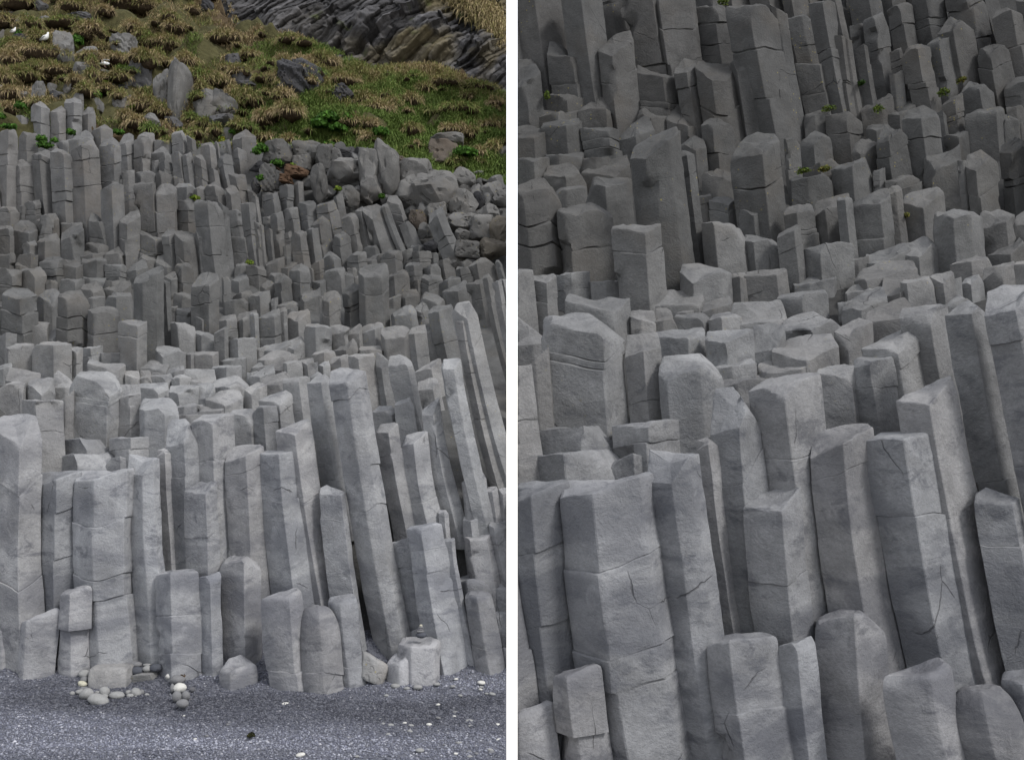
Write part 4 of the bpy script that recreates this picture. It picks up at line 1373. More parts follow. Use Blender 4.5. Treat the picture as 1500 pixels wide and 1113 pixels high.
BV = BVHTree.FromPolygons([Vector(p) for p in V.tolist()], f_.tolist())
def on_hill(px, py):
    d = ray(px, py, 1.0) - np.array([0, 0, HC])
    hit, nrm, _, dist = BV.ray_cast(Vector((0, 0, HC)), Vector(d).normalized())
    if hit is None:
        D = float(hill_depth(px, py)); return ray(px, py, D), Vector((0, -.6, .8))
    return np.array(hit), (nrm if nrm.dot(Vector(d)) < 0 else -nrm)

# boulders
for bi, line in enumerate(BOULDERS.strip().split('\n')):
    fr, box, kind, label = [s.strip() for s in line.split(';')]
    x0, y0, x1, y1 = map(float, box.split(','))
    ax, ay = fpx(fr, x0, y0); cx_, cy_ = fpx(fr, x1, y1)
    mx, my = (ax + cx_) / 2, (ay + cy_) / 2
    on_slope = my < foot(mx) - 8
    if on_slope:
        p, _ = on_hill(min(mx, 741), my * .4 + cy_ * .6)
        D = p[1] + .1
    else:
        D = depth(cy_) - .1
    sx = (cx_ - ax) / 2 / F * D
    sz = (cy_ - ay) / 2 / F * D
    sy = min(max(sx, sz * .6), 1.3)
    lean = float(np.interp(mx, [300, 480, 700], [0, .12, .3])) if not on_slope else 0
    c = ray(mx, my, D + sy * .35)
    k = (D + sy * .35) / D
    outcrop = 'outcrop' in label or 'layered' in label or 'splintered' in label
    t = np.array(KT[kind]) * (.93 + .14 * random.random())
    t = t * (.62 if not on_slope else .85)
    o = rock('rock_outcrop' if outcrop else 'boulder', c, (sx * k * (1.18 if not on_slope else .98), sy * 1.1, sz * k * (1.2 if not on_slope else 1.02)), 300 + bi, ROCK['L'], t, nplanes=20 if kind in 'md' else 26, rough=.085 if kind in 'pmo' else .10,
             edge=60, strata=.05 if outcrop else 0, ico=ICO5 if sx > .6 else ICO4, boxy=any(q in label for q in ('slab', 'block', 'half', 'splinter', 'squarish', 'wedge')))
    if cut(o, 'L'):
        tag(o, label, 'rock', 'boulders and broken rock above the columns', kind='thing')

# small broken pieces wedged between the big boulders
rs = np.random.default_rng(77)
RV, RF, RTn, rb = [], [], [], 0
d3, f3 = ICO3
for k in range(210):
    x = rs.uniform(470, 740); y = foot(x) + rs.uniform(-6, 62)
    if x < 560 and rs.random() < .5: y = foot(x) + rs.uniform(-4, 30)
    D = depth(min(y + 8, 340)) + .1
    s_ = rs.uniform(4, 11) / F * D
    nn = rs.normal(size=(9, 3)); nn /= np.linalg.norm(nn, axis=1, keepdims=True)
    r_ = 1 / (np.sum((np.maximum(d3 @ nn.T, 1e-3) / rs.uniform(.5, .95, 9)) ** 40, axis=1) ** (1 / 40))
    p = d3 * np.minimum(r_, 1.5)[:, None] * (1 + .06 * fbm(d3 * 2 + k, 2, 2))[:, None] * s_ * rs.uniform(.7, 1.3, 3) + ray(x, y, D)
    if (p[:, 0] > -8.0 / F * p[:, 1] - .01).any(): continue
    RV.append(p); RF.append(f3 + rb); rb += len(p)
    t_ = np.array([.145, .143, .14]) * rs.uniform(.65, 1.2)
    RTn.append(np.tile([*t_, .9], (len(p), 1)))
tag(make_mesh('rubble', np.concatenate(RV), [np.concatenate(RF)], ROCK['L'], np.concatenate(RTn), sharp=26), 'small broken basalt rubble wedged between the boulders', 'rubble', kind='stuff')

# stones on the beach
def stone(name, cen, size, seed, tone, parent=None, tilt=0):
    d, f = ICO3
    p = d * (1 + .10 * fbm(d * 1.1 + seed * 3.1, 2, 2) + .03 * fbm(d * 3 + seed, 5, 2))[:, None]
    lo, hi = p.min(0), p.max(0)
    p = (p - (lo + hi) / 2) / (hi - lo) * 2 * np.array(size)
    c, s = math.cos(tilt), math.sin(tilt)
    p = np.stack([p[:, 0] * c - p[:, 2] * s, p[:, 1], p[:, 0] * s + p[:, 2] * c], -1)
    return make_mesh(name, p + np.array(cen), [f], STONE, np.array(list(tone) + [1.0]), parent=parent)
ST = {'p': (.30, .30, .295), 'm': (.2, .2, .205), 'd': (.13, .13, .14), 'k': (.085, .09, .105), 'w': (.62, .61, .57), 'c': (.5, .48, .38)}
RECESS = 0
for si, line in enumerate(STONES.strip().split('\n')):
    fr, box, kind, label = [s.strip() for s in line.split(';')]
    x0, y0, x1, y1 = map(float, box.split(','))
    ax, ay = fpx(fr, x0, y0); bx_, by_ = fpx(fr, x1, y1)
    upper = y1 < 236
    d0 = ground_hit((ax + bx_) / 2, by_ if not upper else by_)
    if upper and x0 > 650: d0 = 15.62 if y1 > 140 else 15.72
    if upper and x0 < 300: d0 = ground_hit((ax + bx_) / 2, fpx('U', 0, 300)[1])
    sx = (bx_ - ax) / 2 / F * d0; sz = (by_ - ay) / 2 / F * d0
    sy = (sx + sz) * .5
    tl = {0: -.5, 2: -.25, 5: .45, 6: -.3, 8: -.7, 12: -.5}.get(si, 0)
    c = ray((ax + bx_) / 2, (ay + by_) / 2, d0 + sy * .2)
    stone('beach_stone', c, (sx * .92, sy * .9, sz * .95), si, ST[kind], tilt=tl if abs(tl) < .4 else tl * .6)
    tag(C.objects[-1], label, 'stone', 'stones laid out below the columns', kind='thing')
# the squared block, the dark rock and the wedge behind the ring
def block(name, fr, box, seed, mat, tone, d_, label, cat='rock', planes=4, rough=.03, edge=26, tilt=0, yd=None, lift=0):
    x0, y0, x1, y1 = box
    ax, ay = fpx(fr, x0, y0); bx_, by_ = fpx(fr, x1, y1)
    sx = (bx_ - ax) / 2 / F * d_; sz = (by_ - ay) / 2 / F * d_
    sy = yd or (sx + sz) * .45
    rs = np.random.default_rng(seed)
    o = rock(name, ray((ax + bx_) / 2, (ay + by_) / 2, d_), (sx, sy, sz), seed, mat, tone, nplanes=planes, rough=rough, edge=edge, tilt=tilt, ico=ICO5)
    tag(o, label, cat, kind='thing')
    return o
# a squared block as a worn box
def squared(name, fr, box, d_, depth_, tone, label, seed):
    x0, y0, x1, y1 = box
    ax, ay = fpx(fr, x0, y0); bx_, by_ = fpx(fr, x1, y1)
    d, f = ICO5
    sx = (bx_ - ax) / 2 / F * d_; sz = (by_ - ay) / 2 / F * d_
    r = 1 / (np.sum(np.abs(d) ** 9, axis=1) ** (1 / 9))
    p = d * r[:, None]
    p += d * (.045 * fbm(p * 1.5 + seed, 2, 4))[:, None]
    p = p * np.array([sx, depth_, sz])
    p[:, 0] *= 1 - .07 * (p[:, 2] < 0) * np.abs(p[:, 2]) / sz * 1.0
    p[:, 0] += .05 * (-p[:, 2])
    p[:, 1] += .35 * p[:, 2]
    o = make_mesh(name, p + ray((ax + bx_) / 2, (ay + by_) / 2, d_), [f], ROCK['L'], np.array(list(tone) + [.15]), sharp=40)
    tag(o, label, 'rock', kind='thing')
squared('stone_block', 'U', (268, 118, 725, 440), 15.5, .2, (.31, .305, .30), 'pale squared stone block standing upright behind the ring of stones', 5)
block('boulder', 'U', (240, 205, 360, 370), 77, ROCK['L'], (.05, .05, .055), 15.45, 'small dark pitted rock at the left side of the square block', rough=.1)
block('boulder', 'U', (725, 185, 1015, 350), 78, ROCK['L'], (.22, .218, .215), 15.6, 'wedge shaped grey slab lying right of the square block', planes=8, tilt=.25)
# boulder between the big columns and the cairn block
o = block('boulder', 'h', (632, 780, 795, 950), 81, ROCK['L'], (.29, .288, .285), 15.55, 'smooth domed pale boulder between tall leaning columns and the cairn block', planes=5, rough=.05, edge=9, tilt=-.15)
# small balanced pile
CD = depth(fpx('P', 0, 1105)[1]) + .0
for bx4, kd, lb in (((350, 655, 456, 706), 'k', 'largest bottom stone of the small balanced pile on the pale block'),
                    ((356, 630, 428, 660), 'm', 'second stone up in the small balanced pile'),
                    ((366, 614, 426, 638), 'd', 'middle stone of the small balanced pile'),
                    ((376, 598, 422, 620), 'm', 'thin stone just under the top of the small balanced pile'),
                    ((385, 583, 414, 604), 'c', 'small yellowish stone topping the balanced pile')):
    ax, ay = fpx('P', bx4[0], bx4[1]); bx_, by_ = fpx('P', bx4[2], bx4[3])
    sx = (bx_ - ax) / 2 / F * CD; sz = (by_ - ay) / 2 / F * CD
    stone('pile_stone', ray((ax + bx_) / 2, (ay + by_) / 2, CD), (sx, sx * .8, sz * 1.08), int(bx4[0]), ST[kd])
    tag(C.objects[-1], lb, 'stone', 'stones balanced in a small pile', kind='thing')
# scattered pale pebbles
rs = np.random.default_rng(5)
spots = [(417, 1034, 15, 'w'), (420, 1038, 6, 'p'), (668, 995, 7, 'w'), (705, 1001, 12, 'w'), (704, 1010, 6, 'w'), (579, 1006, 14, 'p'), (596, 1009, 9, 'p'), (612, 1008, 14, 'p'), (640, 1003, 10, 'p'),
         (566, 1019, 7, 'p'), (711, 976, 9, 'p'), (730, 975, 6, 'w'), (683, 1057, 9, 'p'), (573, 1063, 10, 'p'), (568, 1076, 8, 'p'), (615, 1100, 13, 'p'), (690, 1065, 10, 'p'), (688, 1058, 14, 'p'), (642, 1052, 8, 'm'), (440, 1107, 14, 'w')]
for _ in range(44):
    y = 1005 + 108 * rs.random() ** .7
    x = 742 - 250 * rs.random() ** 1.7 - (1113 - y) * .2
    spots.append((x, y, rs.uniform(5, 10), rs.choice(['p', 'p', 'm', 'w'])))
for _ in range(8):
    spots.append((rs.uniform(5, 540), rs.uniform(1045, 1112), rs.uniform(4, 7.5), rs.choice(['p', 'm', 'w'])))
for x, y, wpx, kd in spots:
    if x > 733: continue
    d0 = ground_hit(x, y)
    sx = wpx / 2 / F * d0
    bz = ground_z(d0)
    stone('pebble', ray(x, y, d0) + np.array([0, 0, sx * .25]), (sx, sx * .8, sx * .5), int(x * 7 + y), ST[kd], tilt=rs.uniform(-.2, .2))
    where = 'near the right end of the beach' if x > 560 else 'in the middle of the beach' if x > 300 else 'on the left part of the beach'
    near = 'close to the columns' if y < 1040 else 'out from the columns'
    tag(C.objects[-1], '%s pebble %s, %s' % ({'w': 'whitish', 'p': 'pale grey', 'm': 'mid grey'}[kd], where, near), 'pebble', 'pale pebbles strewn over the gravel', kind='thing')

# ------------------------------------------------------------------ grass
def blades(P, dirs, up, length, width, droop, col, rs):
    """P root, dirs horizontal lean (unit-ish), each blade: three-step ribbon"""
    n = len(P)
    side = np.stack([np.cos(rs.uniform(0, math.pi, n)), .35 * np.sin(rs.uniform(0, math.pi, n)), np.zeros(n)], -1)
    side /= np.linalg.norm(side, axis=1, keepdims=True)
    d0 = up[:, None] * np.array([0, 0, 1.]) + dirs
    d0 /= np.linalg.norm(d0, axis=1, keepdims=True)
    L = length[:, None]
    dr = droop[:, None] * np.array([0, 0, -1.])
    p1 = P + d0 * L * .4 + dr * L * .06
    p2 = P + d0 * L * .72 + dr * L * .32
    p3 = P + d0 * L * .92 + dr * L * .85
    w_ = width[:, None] * .5
    v = np.stack([P - side * w_, P + side * w_, p1 - side * w_, p1 + side * w_, p2 - side * w_ * .8, p2 + side * w_ * .8, p3], 1)
    b = (np.arange(n) * 7)[:, None, None]
    q = b + np.array([[0, 1, 3, 2], [2, 3, 5, 4]])[None]
    t = b + np.array([[4, 5, 6]])[None]
    c = np.concatenate([col, np.ones((n, 1))], 1)
    return v.reshape(-1, 3), q.reshape(-1, 4), t.reshape(-1, 3), np.repeat(c, 7, 0)
STRAW = np.array([.37, .285, .17]); OLIVE = np.array([.235, .21, .085]); GREEN = np.array([.135, .195, .05]); BROWN = np.array([.11, .075, .042])
rs = np.random.default_rng(21)
GV, GQ, GTi, GC, gb = [], [], [], [], 0
def push(r):
    global gb
    v, q, t, c = r
    GV.append(v); GQ.append(q + gb); GTi.append(t + gb); GC.append(c); gb += len(v)

# turf mounds with hanging dry grass: surveyed ones (centre x, y, half width, half height, greenness) and filler
MOUNDS = [(110,15,27,10,.2),(95,8,20,8,.2),(30,12,30,9,.25),(45,38,14,7,.2),(12,35,16,8,.3),(95,42,28,9,.35),(135,50,22,10,.35),(150,62,14,8,.3),(62,68,22,12,.35),(60,90,34,10,.3),(30,75,24,8,.5),(20,95,18,12,.2),
  (72,108,22,10,.35),(90,112,26,10,.35),(35,118,22,12,.3),(5,125,14,14,.25),(190,12,26,12,.4),(215,18,20,10,.45),(200,48,14,14,.2),(210,60,10,12,.25),(222,68,16,12,.3),(240,72,18,14,.3),(205,92,12,12,.15),(220,97,12,14,.15),(236,94,13,12,.2),
  (252,32,18,9,.3),(258,48,12,10,.2),(275,100,12,18,.2),(330,62,22,10,.25),(290,122,22,12,.45),(312,121,24,9,.1),(300,140,10,10,.3),(225,148,20,12,.2),(215,163,24,9,.25),(238,172,12,9,.5),(252,175,14,7,.2),(345,150,10,14,.1),(362,152,14,16,.1),
  (305,192,22,7,.15),(292,203,12,7,.4),(320,200,10,8,.2),(205,190,16,8,.25),(225,198,14,8,.6),(190,180,12,7,.2),(350,160,8,16,.2),(375,155,14,12,.3),(388,185,8,12,.1),(400,178,22,10,.1),(430,172,22,14,.15),(425,65,18,6,.2),(472,98,18,12,.15),(450,110,12,8,.25),
  (412,125,20,16,.2),(420,150,14,12,.15),(365,88,14,10,.25),(345,95,14,8,.3),(500,120,22,12,.3),(535,150,20,10,.3),(555,160,16,10,.2),(540,183,18,9,.2),(575,155,16,10,.3),(600,150,16,10,.3),(600,192,18,12,.35),(545,202,16,8,.25),(515,180,14,9,.3),
  (620,130,18,9,.25),(650,120,22,8,.3),(700,128,26,8,.4),(725,152,16,8,.1),(690,145,22,10,.4),(640,165,30,9,.7),(672,160,26,9,.75),(665,190,18,8,.2),(690,197,14,10,.2),(705,225,10,12,.25),(722,222,12,14,.4),(735,210,12,8,.3),(712,185,16,10,.3),(730,182,14,9,.5),
  (610,212,8,5,.1),(480,220,10,6,.2),(395,210,12,9,.2),(425,214,10,8,.1),(18,145,14,10,.2),(20,168,12,10,.2),(60,162,10,8,.2),(130,142,10,10,.15),(118,128,8,9,.2),(175,120,14,8,.3),(160,138,14,8,.3),(180,150,14,9,.3),(140,120,10,9,.35),(165,92,18,10,.2),(180,97,18,9,.2),(155,80,16,9,.2),(140,105,6,14,.4)]
for _ in range(210):
    x = rs.uniform(-60, 740)
    y0, y1 = ridge(x), foot(x) + 8
    y = y0 + (y1 - y0) * rs.random() ** .85
    if y < -30 or (x < 240 and y > 130): continue
    s = rs.uniform(3.5, 10) if x < 470 else rs.uniform(2.5, 6.5)
    if x > 470 and rs.random() < .35: continue
    g = np.clip(np.interp(x, [0, 350, 500, 742], [.35, .35, .4, .5]) + .8 * (np.interp(y, [60, 150, 240], [-.1, 0, .35])) + rs.normal() * .2, .05, .98)
    MOUNDS.append((x, y, s * 1.5, s * .75, g))
d_m, f_m = ico_sphere(2)
MV, MF, mb = [], [], 0
for (px, py, hw, hh, g) in MOUNDS:
    jig = rs.uniform(.7, 1.25); hw *= jig; hh *= rs.uniform(.75, 1.25)
    if px > 742 - hw * .6: px = 742 - hw * .6
    c, nrm = on_hill(px, py)
    D = c[1]
    a, bz = hw / F * D, hh / F * D
    ay = min(max(.6 * a, .35), .8)
    c = c + (np.array([0, -.12 - .25 * ay, .06]) if px < 480 else np.array([0, .02 - .1 * ay, -.05]))
    p = d_m * np.array([a * .92, ay * .9, bz * .85]) * (1 + .4 * fbm(d_m * 1.7 + px * .37, 5, 2))[:, None] + c
    p[:, 0] = np.minimum(p[:, 0], -8.0 / F * p[:, 1] - .01)
    MV.append(p); MF.append(f_m + mb); mb += len(p)
    n = int(np.clip(hw * hh * 5, 120, 1500))
    th = rs.uniform(0, 2 * math.pi, n)
    u = rs.uniform(.02, 1, n)
    rr = np.sqrt(1 - np.clip(u, -1, 1) ** 2)
    dd = np.stack([np.cos(th) * rr, np.sin(th) * rr, u], -1)
    dd[:, 1] = -np.abs(dd[:, 1]) * np.where(rs.random(n) < .8, 1, -1)
    P = c + dd * np.array([a, ay, bz]) * (1 + .4 * fbm(dd * 1.7 + px * .37, 5, 2))[:, None]
    L = rs.uniform(.06, .40, n) * np.clip(.5 + bz, .55, 1.3)
    gg = np.clip(g + .3 * (dd[:, 2] - .4) + .3 * fbm(P * 1.5, 15, 2) + rs.normal(size=n) * .2, 0, 1)
    col = np.where(gg[:, None] < .35, STRAW + (OLIVE - STRAW) * gg[:, None] / .35, OLIVE + (GREEN - OLIVE) * np.clip((gg[:, None] - .35) / .4, 0, 1))
    col = col * rs.uniform(.65, 1.3, (n, 1))
    push(blades(P, dd * np.array([.9, .9, .2]) + np.array([0, -.3, 0]) + .45 * rs.normal(size=(n, 3)), np.clip(dd[:, 2], .1, 1) * .8, L, rs.uniform(.010, .024, n), rs.uniform(0, 1.05, n), col, rs))
# short sward between the mounds
n = 120000
px = np.where(rs.random(n) < .35, rs.uniform(430, 741, n), rs.uniform(-70, 741, n)); tt = rs.uniform(-.06, 1, n)
py = foot(px) + 22 + (ridge(px) - foot(px) - 22) * (1 - tt)
P, cols = [], []
dcam = np.array([0, 0, HC])
keep = []
for x, y in zip(px, py):
    if y < -25: keep.append(False); continue
    c, _ = on_hill(x, y)
    P.append(c); keep.append(True)
keep = np.array(keep); P = np.array(P); px = px[keep]; py = py[keep]; n = len(P)
gg = np.interp(px, [0, 300, 440, 742], [.20, .28, .5, .54]) + np.interp(py, [40, 120, 170, 250], [-.15, .0, .42, .5]) * np.interp(px, [0, 300, 450, 742], [.4, .5, 1, 1]) + .55 * fbm(P * .55, 91, 4) + rs.normal(size=n) * .15
gg = np.clip(gg, 0, 1)
col = np.where(gg[:, None] < .35, STRAW + (OLIVE - STRAW) * gg[:, None] / .35, OLIVE + (GREEN - OLIVE) * np.clip((gg[:, None] - .35) / .4, 0, 1)) * rs.uniform(.65, 1.25, (n, 1))
bare = fbm(P * .7, 95, 3) < np.interp(px, [0, 250, 420, 742], [.12, 0, -.55, -.9])
P, col, px, n0 = P[~bare], col[~bare], px[~bare], n
n = len(P)
th = rs.uniform(0, 2 * math.pi, n)
push(blades(P, np.stack([np.cos(th) * .5, np.sin(th) * .5 - .5, 0 * th], -1), rs.uniform(.4, 1, n), rs.uniform(.14, .36, n), rs.uniform(.012, .026, n), rs.uniform(.1, 1, n), col, rs))
GVa = np.concatenate(GV); GVa[:, 0] = np.minimum(GVa[:, 0], -8.0 / F * GVa[:, 1] - .005)
o = make_mesh('grass', GVa, [np.concatenate(GQ), np.concatenate(GTi)], GRASS, np.concatenate(GC), smooth=False)
tag(o, 'straw and green grass hanging over the turf mounds of the slope', 'grass', kind='stuff')
o = make_mesh('turf_mounds', np.concatenate(MV), [np.concatenate(MF)], SOIL, np.array([.05, .036, .023, 1]))
tag(o, 'dark brown turf hummocks carrying the hanging grass', 'turf', kind='stuff')

# ------------------------------------------------------------------ green plants
def leaf_dome(cen, rx, ry, rz, n, lsize, seed, cols):
    rs = np.random.default_rng(seed)
    th = rs.uniform(0, 2 * math.pi, n); u = rs.uniform(-.25, 1, n)
    rr = np.sqrt(1 - np.minimum(u * u, 1))
    d = np.stack([np.cos(th) * rr, np.sin(th) * rr, u], -1)
    rad = rs.uniform(.55, 1.05, n)[:, None] * (1 + .25 * fbm(d * 2.2 + seed, 3, 2))[:, None]
    P = d * rad * np.array([rx, ry, rz]) + cen
    a = rs.normal(size=(n, 3)); a /= np.linalg.norm(a, axis=1, keepdims=True)
    nr = d + .6 * rs.normal(size=(n, 3))
    b = np.cross(nr, a); b /= np.maximum(np.linalg.norm(b, axis=1, keepdims=True), 1e-4)
    a = np.cross(b, nr); a /= np.maximum(np.linalg.norm(a, axis=1, keepdims=True), 1e-4)
    s = (lsize * rs.uniform(.6, 1.3, n))[:, None]
    v = np.stack([P - a * s, P + b * s * .55, P + a * s, P - b * s * .55], 1).reshape(-1, 3)
    f = np.arange(n * 4).reshape(n, 4)
    c = np.array(cols)[rs.integers(0, len(cols), n)] * rs.uniform(.6, 1.25, (n, 1))
    return v, f, np.repeat(np.concatenate([c, np.ones((n, 1))], 1), 4, 0)
CUSH = [(.045, .11, .014), (.06, .14, .018), (.035, .085, .012)]
MOSS = [(.17, .22, .03), (.12, .19, .025)]
PLANTS = [('A',100,48,95,24,'c','flat bright green moss cushion on top of the leftmost upper column'),('A',480,195,60,45,'c','upper of two bright green cushions beside the notched column'),('A',505,262,80,50,'c','lower fuller green cushion beside the notched column'),
 ('A',630,205,38,28,'c','small green cushion between two upper column tops'),('A',815,115,50,40,'c','green cushion squeezed left of the large upper column'),('A',1350,112,75,35,'c','green cushion below straw grass right of the broad column top'),
 ('S',240,440,70,55,'c','dark green leafy cushion left of the first tall column top'),('S',1100,318,72,58,'c','round green cushion on the slope right of the column tops'),('S',15,565,50,40,'c','green cushion at the left edge above the columns'),
 ('Q',215,425,62,75,'c','dark green bush beside the tiny white bird'),('Q',890,480,72,80,'c','green bush right of the pointed grey rock'),('Q',1310,480,62,70,'c','broad leaved green bush left of the layered block'),
 ('T',850,672,75,38,'c','green patch at the foot of the faceted boulder'),('T',1212,735,32,32,'c','tiny green cushion above a dark crack'),('C',105,150,72,62,'c','dark green bush at the left end of the rubble band'),('C',40,185,50,60,'c','second dark green bush hugging the left one'),
 ('C',240,48,55,35,'c','green cushion among straw tufts above the rubble'),('C',475,48,55,40,'c','green cushion under the flat turf lip'),('C',278,315,75,45,'c','round green cushion above the brown sod'),('C',88,485,42,38,'c','small green cushion on a grey cracked rock'),
 ('C',880,100,75,42,'c','green cushion on the straw edge of the slope'),('C',985,602,38,24,'m','little grass patch on the wrinkled boulder'),('D',265,280,40,22,'m','small green tuft on the rim by the dark cleft'),('D',55,690,34,28,'c','tiny green cushion by the slanted columns'),
 ('D',1000,195,125,55,'b','leafy green plant right of the brown peaked boulder'),('b',440,690,55,35,'b','broad leaved green plants, upper clump in the grass'),('b',395,725,50,35,'b','broad leaved green plants, left clump in the grass'),('b',500,750,50,25,'b','broad leaved green plants, lower clump in the grass'),
 ('b',745,770,40,28,'b','sprawling green leaves in the middle of the slope'),('b',550,690,28,24,'b','small leafy plant right of the upper clump'),('B',790,862,52,18,'m','bright yellow green moss on the flat column top'),('T',1105,860,40,75,'y','hanging sprig with yellow flowers between columns'),
 ('F',1412,508,38,18,'m','thin grass tuft at the foot of the middle wall'),('C',460,335,30,18,'m','grass fringe on top of the brown sod'),('S',1210,165,32,25,'m','bright green sprig near the small pale stone'),('T',110,460,90,35,'m','grassy green patch left of the arched turf stones'),('T',350,430,60,24,'c','low green plant below the hanging grass fringe')]
for k, (fr, x, y, hw, hh, kd, lab) in enumerate(PLANTS):
    px_, py_ = fpx(fr, x, y)
    s = FRAME[fr][2]
    w_, h_ = hw / s, hh / s
    if py_ < foot(px_) - 4:
        c, _ = on_hill(px_, py_ + h_ * .6); D = c[1] - .35
    else:
        D = depth(py_ + 22) - .45
    c = ray(px_, py_, D)
    rx, rz = w_ / F * D, h_ / F * D
    cols = CUSH if kd in 'cb' else MOSS if kd == 'm' else [(.45, .40, .03), (.12, .17, .03), (.10, .15, .03)]
    v, f, t = leaf_dome(c, rx, min(rx, .4), rz, int(np.clip(w_ * h_ * 4.5, 90, 900)), .055 if kd != 'b' else .085, 400 + k, cols)
    v[:, 0] = np.minimum(v[:, 0], -8.0 / F * v[:, 1] - .01)
    o = make_mesh('cushion_plant' if kd in 'cm' else 'leafy_plant' if kd == 'b' else 'flowering_sprig', v, [f], LEAF, t, smooth=False)
    tag(o, lab, 'plant', 'green plants among the rocks', kind='thing')

# tufts of grass and moss on the ledges of the second face
Hi = np.linalg.inv(Hm)
for k, (x, y, hw, hh, kd, lab) in enumerate([(1213, 160, 9, 5, 'm', 'olive grass tuft at the foot of the tallest upper columns, right cliff'), (1286, 161, 8, 7, 'm', 'yellowish moss tuft between two ledge blocks of the right cliff'),
        (1382, 137, 8, 7, 'm', 'grass tuft at the base of a broad leaning column, right cliff'), (1409, 118, 6, 5, 'y', 'small yellow moss patch high on the right side of right cliff'), (1176, 251, 9, 5, 'm', 'mossy fringe on a low ledge at centre of the right cliff'),
        (1208, 248, 9, 4, 'y', 'yellow green moss strip on the same low centre ledge, right cliff'), (1261, 123, 4, 4, 'c', 'tiny bright green plant in a dark corner of right cliff'), (1059, 4, 8, 5, 'm', 'green moss at the top edge of the right cliff'),
        (801, 142, 4, 9, 'm', 'thin dry grass tuft near the left end of right cliff'), (1325, 318, 4, 6, 'y', 'yellow tuft beside the hollowed column of the right cliff')]):
    q = Hi @ np.array([x, y + 14, 1.0]); ly = q[1] / q[2]
    D = 16 + (depth(ly) - 16) * KR - .55
    c = ray(x, y, D)
    cols = CUSH if kd == 'c' else MOSS if kd == 'm' else [(.26, .23, .05), (.15, .18, .03)]
    v, f, t = leaf_dome(c, hw / F * D, .25, hh / F * D, 170, .04, 600 + k, [tuple(np.array(q_) * .5) for q_ in cols])
    o = make_mesh('grass_tuft', v, [f], LEAF, t, smooth=False)
    tag(o, lab, 'plant', 'green plants among the rocks', kind='thing')

# sods and seaweed
for fr, x0, y0, x1, y1, lab in (('C', 375, 335, 635, 480, 'brown sod with a grassy top lying on the rubble band'), ('C', 330, 450, 465, 550, 'smaller reddish brown lump of earth below the sod'), ('C', 235, 355, 310, 400, 'brown earth under the round green cushion')):
    ax, ay = fpx(fr, x0, y0); bx_, by_ = fpx(fr, x1, y1)
    D = depth(by_) - .55
    o = rock('earth_sod', ray((ax + bx_) / 2, (ay + by_) / 2, D), ((bx_ - ax) / 2 / F * D, .35, (by_ - ay) / 2 / F * D), int(x0), SOIL, (.10, .062, .04), nplanes=6, rough=.14, edge=8)
    tag(o, lab, 'earth', kind='thing')
def tuft(name, px, py, wpx, hpx, col, lab, seed):
    d0 = ground_hit(px, py + hpx / 2)
    c = ray(px, py, d0)
    v, f, t = leaf_dome(c, wpx / 2 / F * d0, wpx / 2 / F * d0, hpx / 2 / F * d0, 160, .018, seed, col)
    o = make_mesh(name, v, [f], WEED, t, smooth=False)
    tag(o, lab, 'seaweed', kind='thing')
tuft('seaweed', 268, 989, 11, 8, [(.10, .06, .03), (.07, .045, .025)], 'brown dry seaweed clump behind the short row of stones', 1)
tuft('seaweed', 368, 1077, 11, 10, [(.02, .022, .012), (.05, .05, .02)], 'small dark seaweed clump lying alone on open gravel', 2)

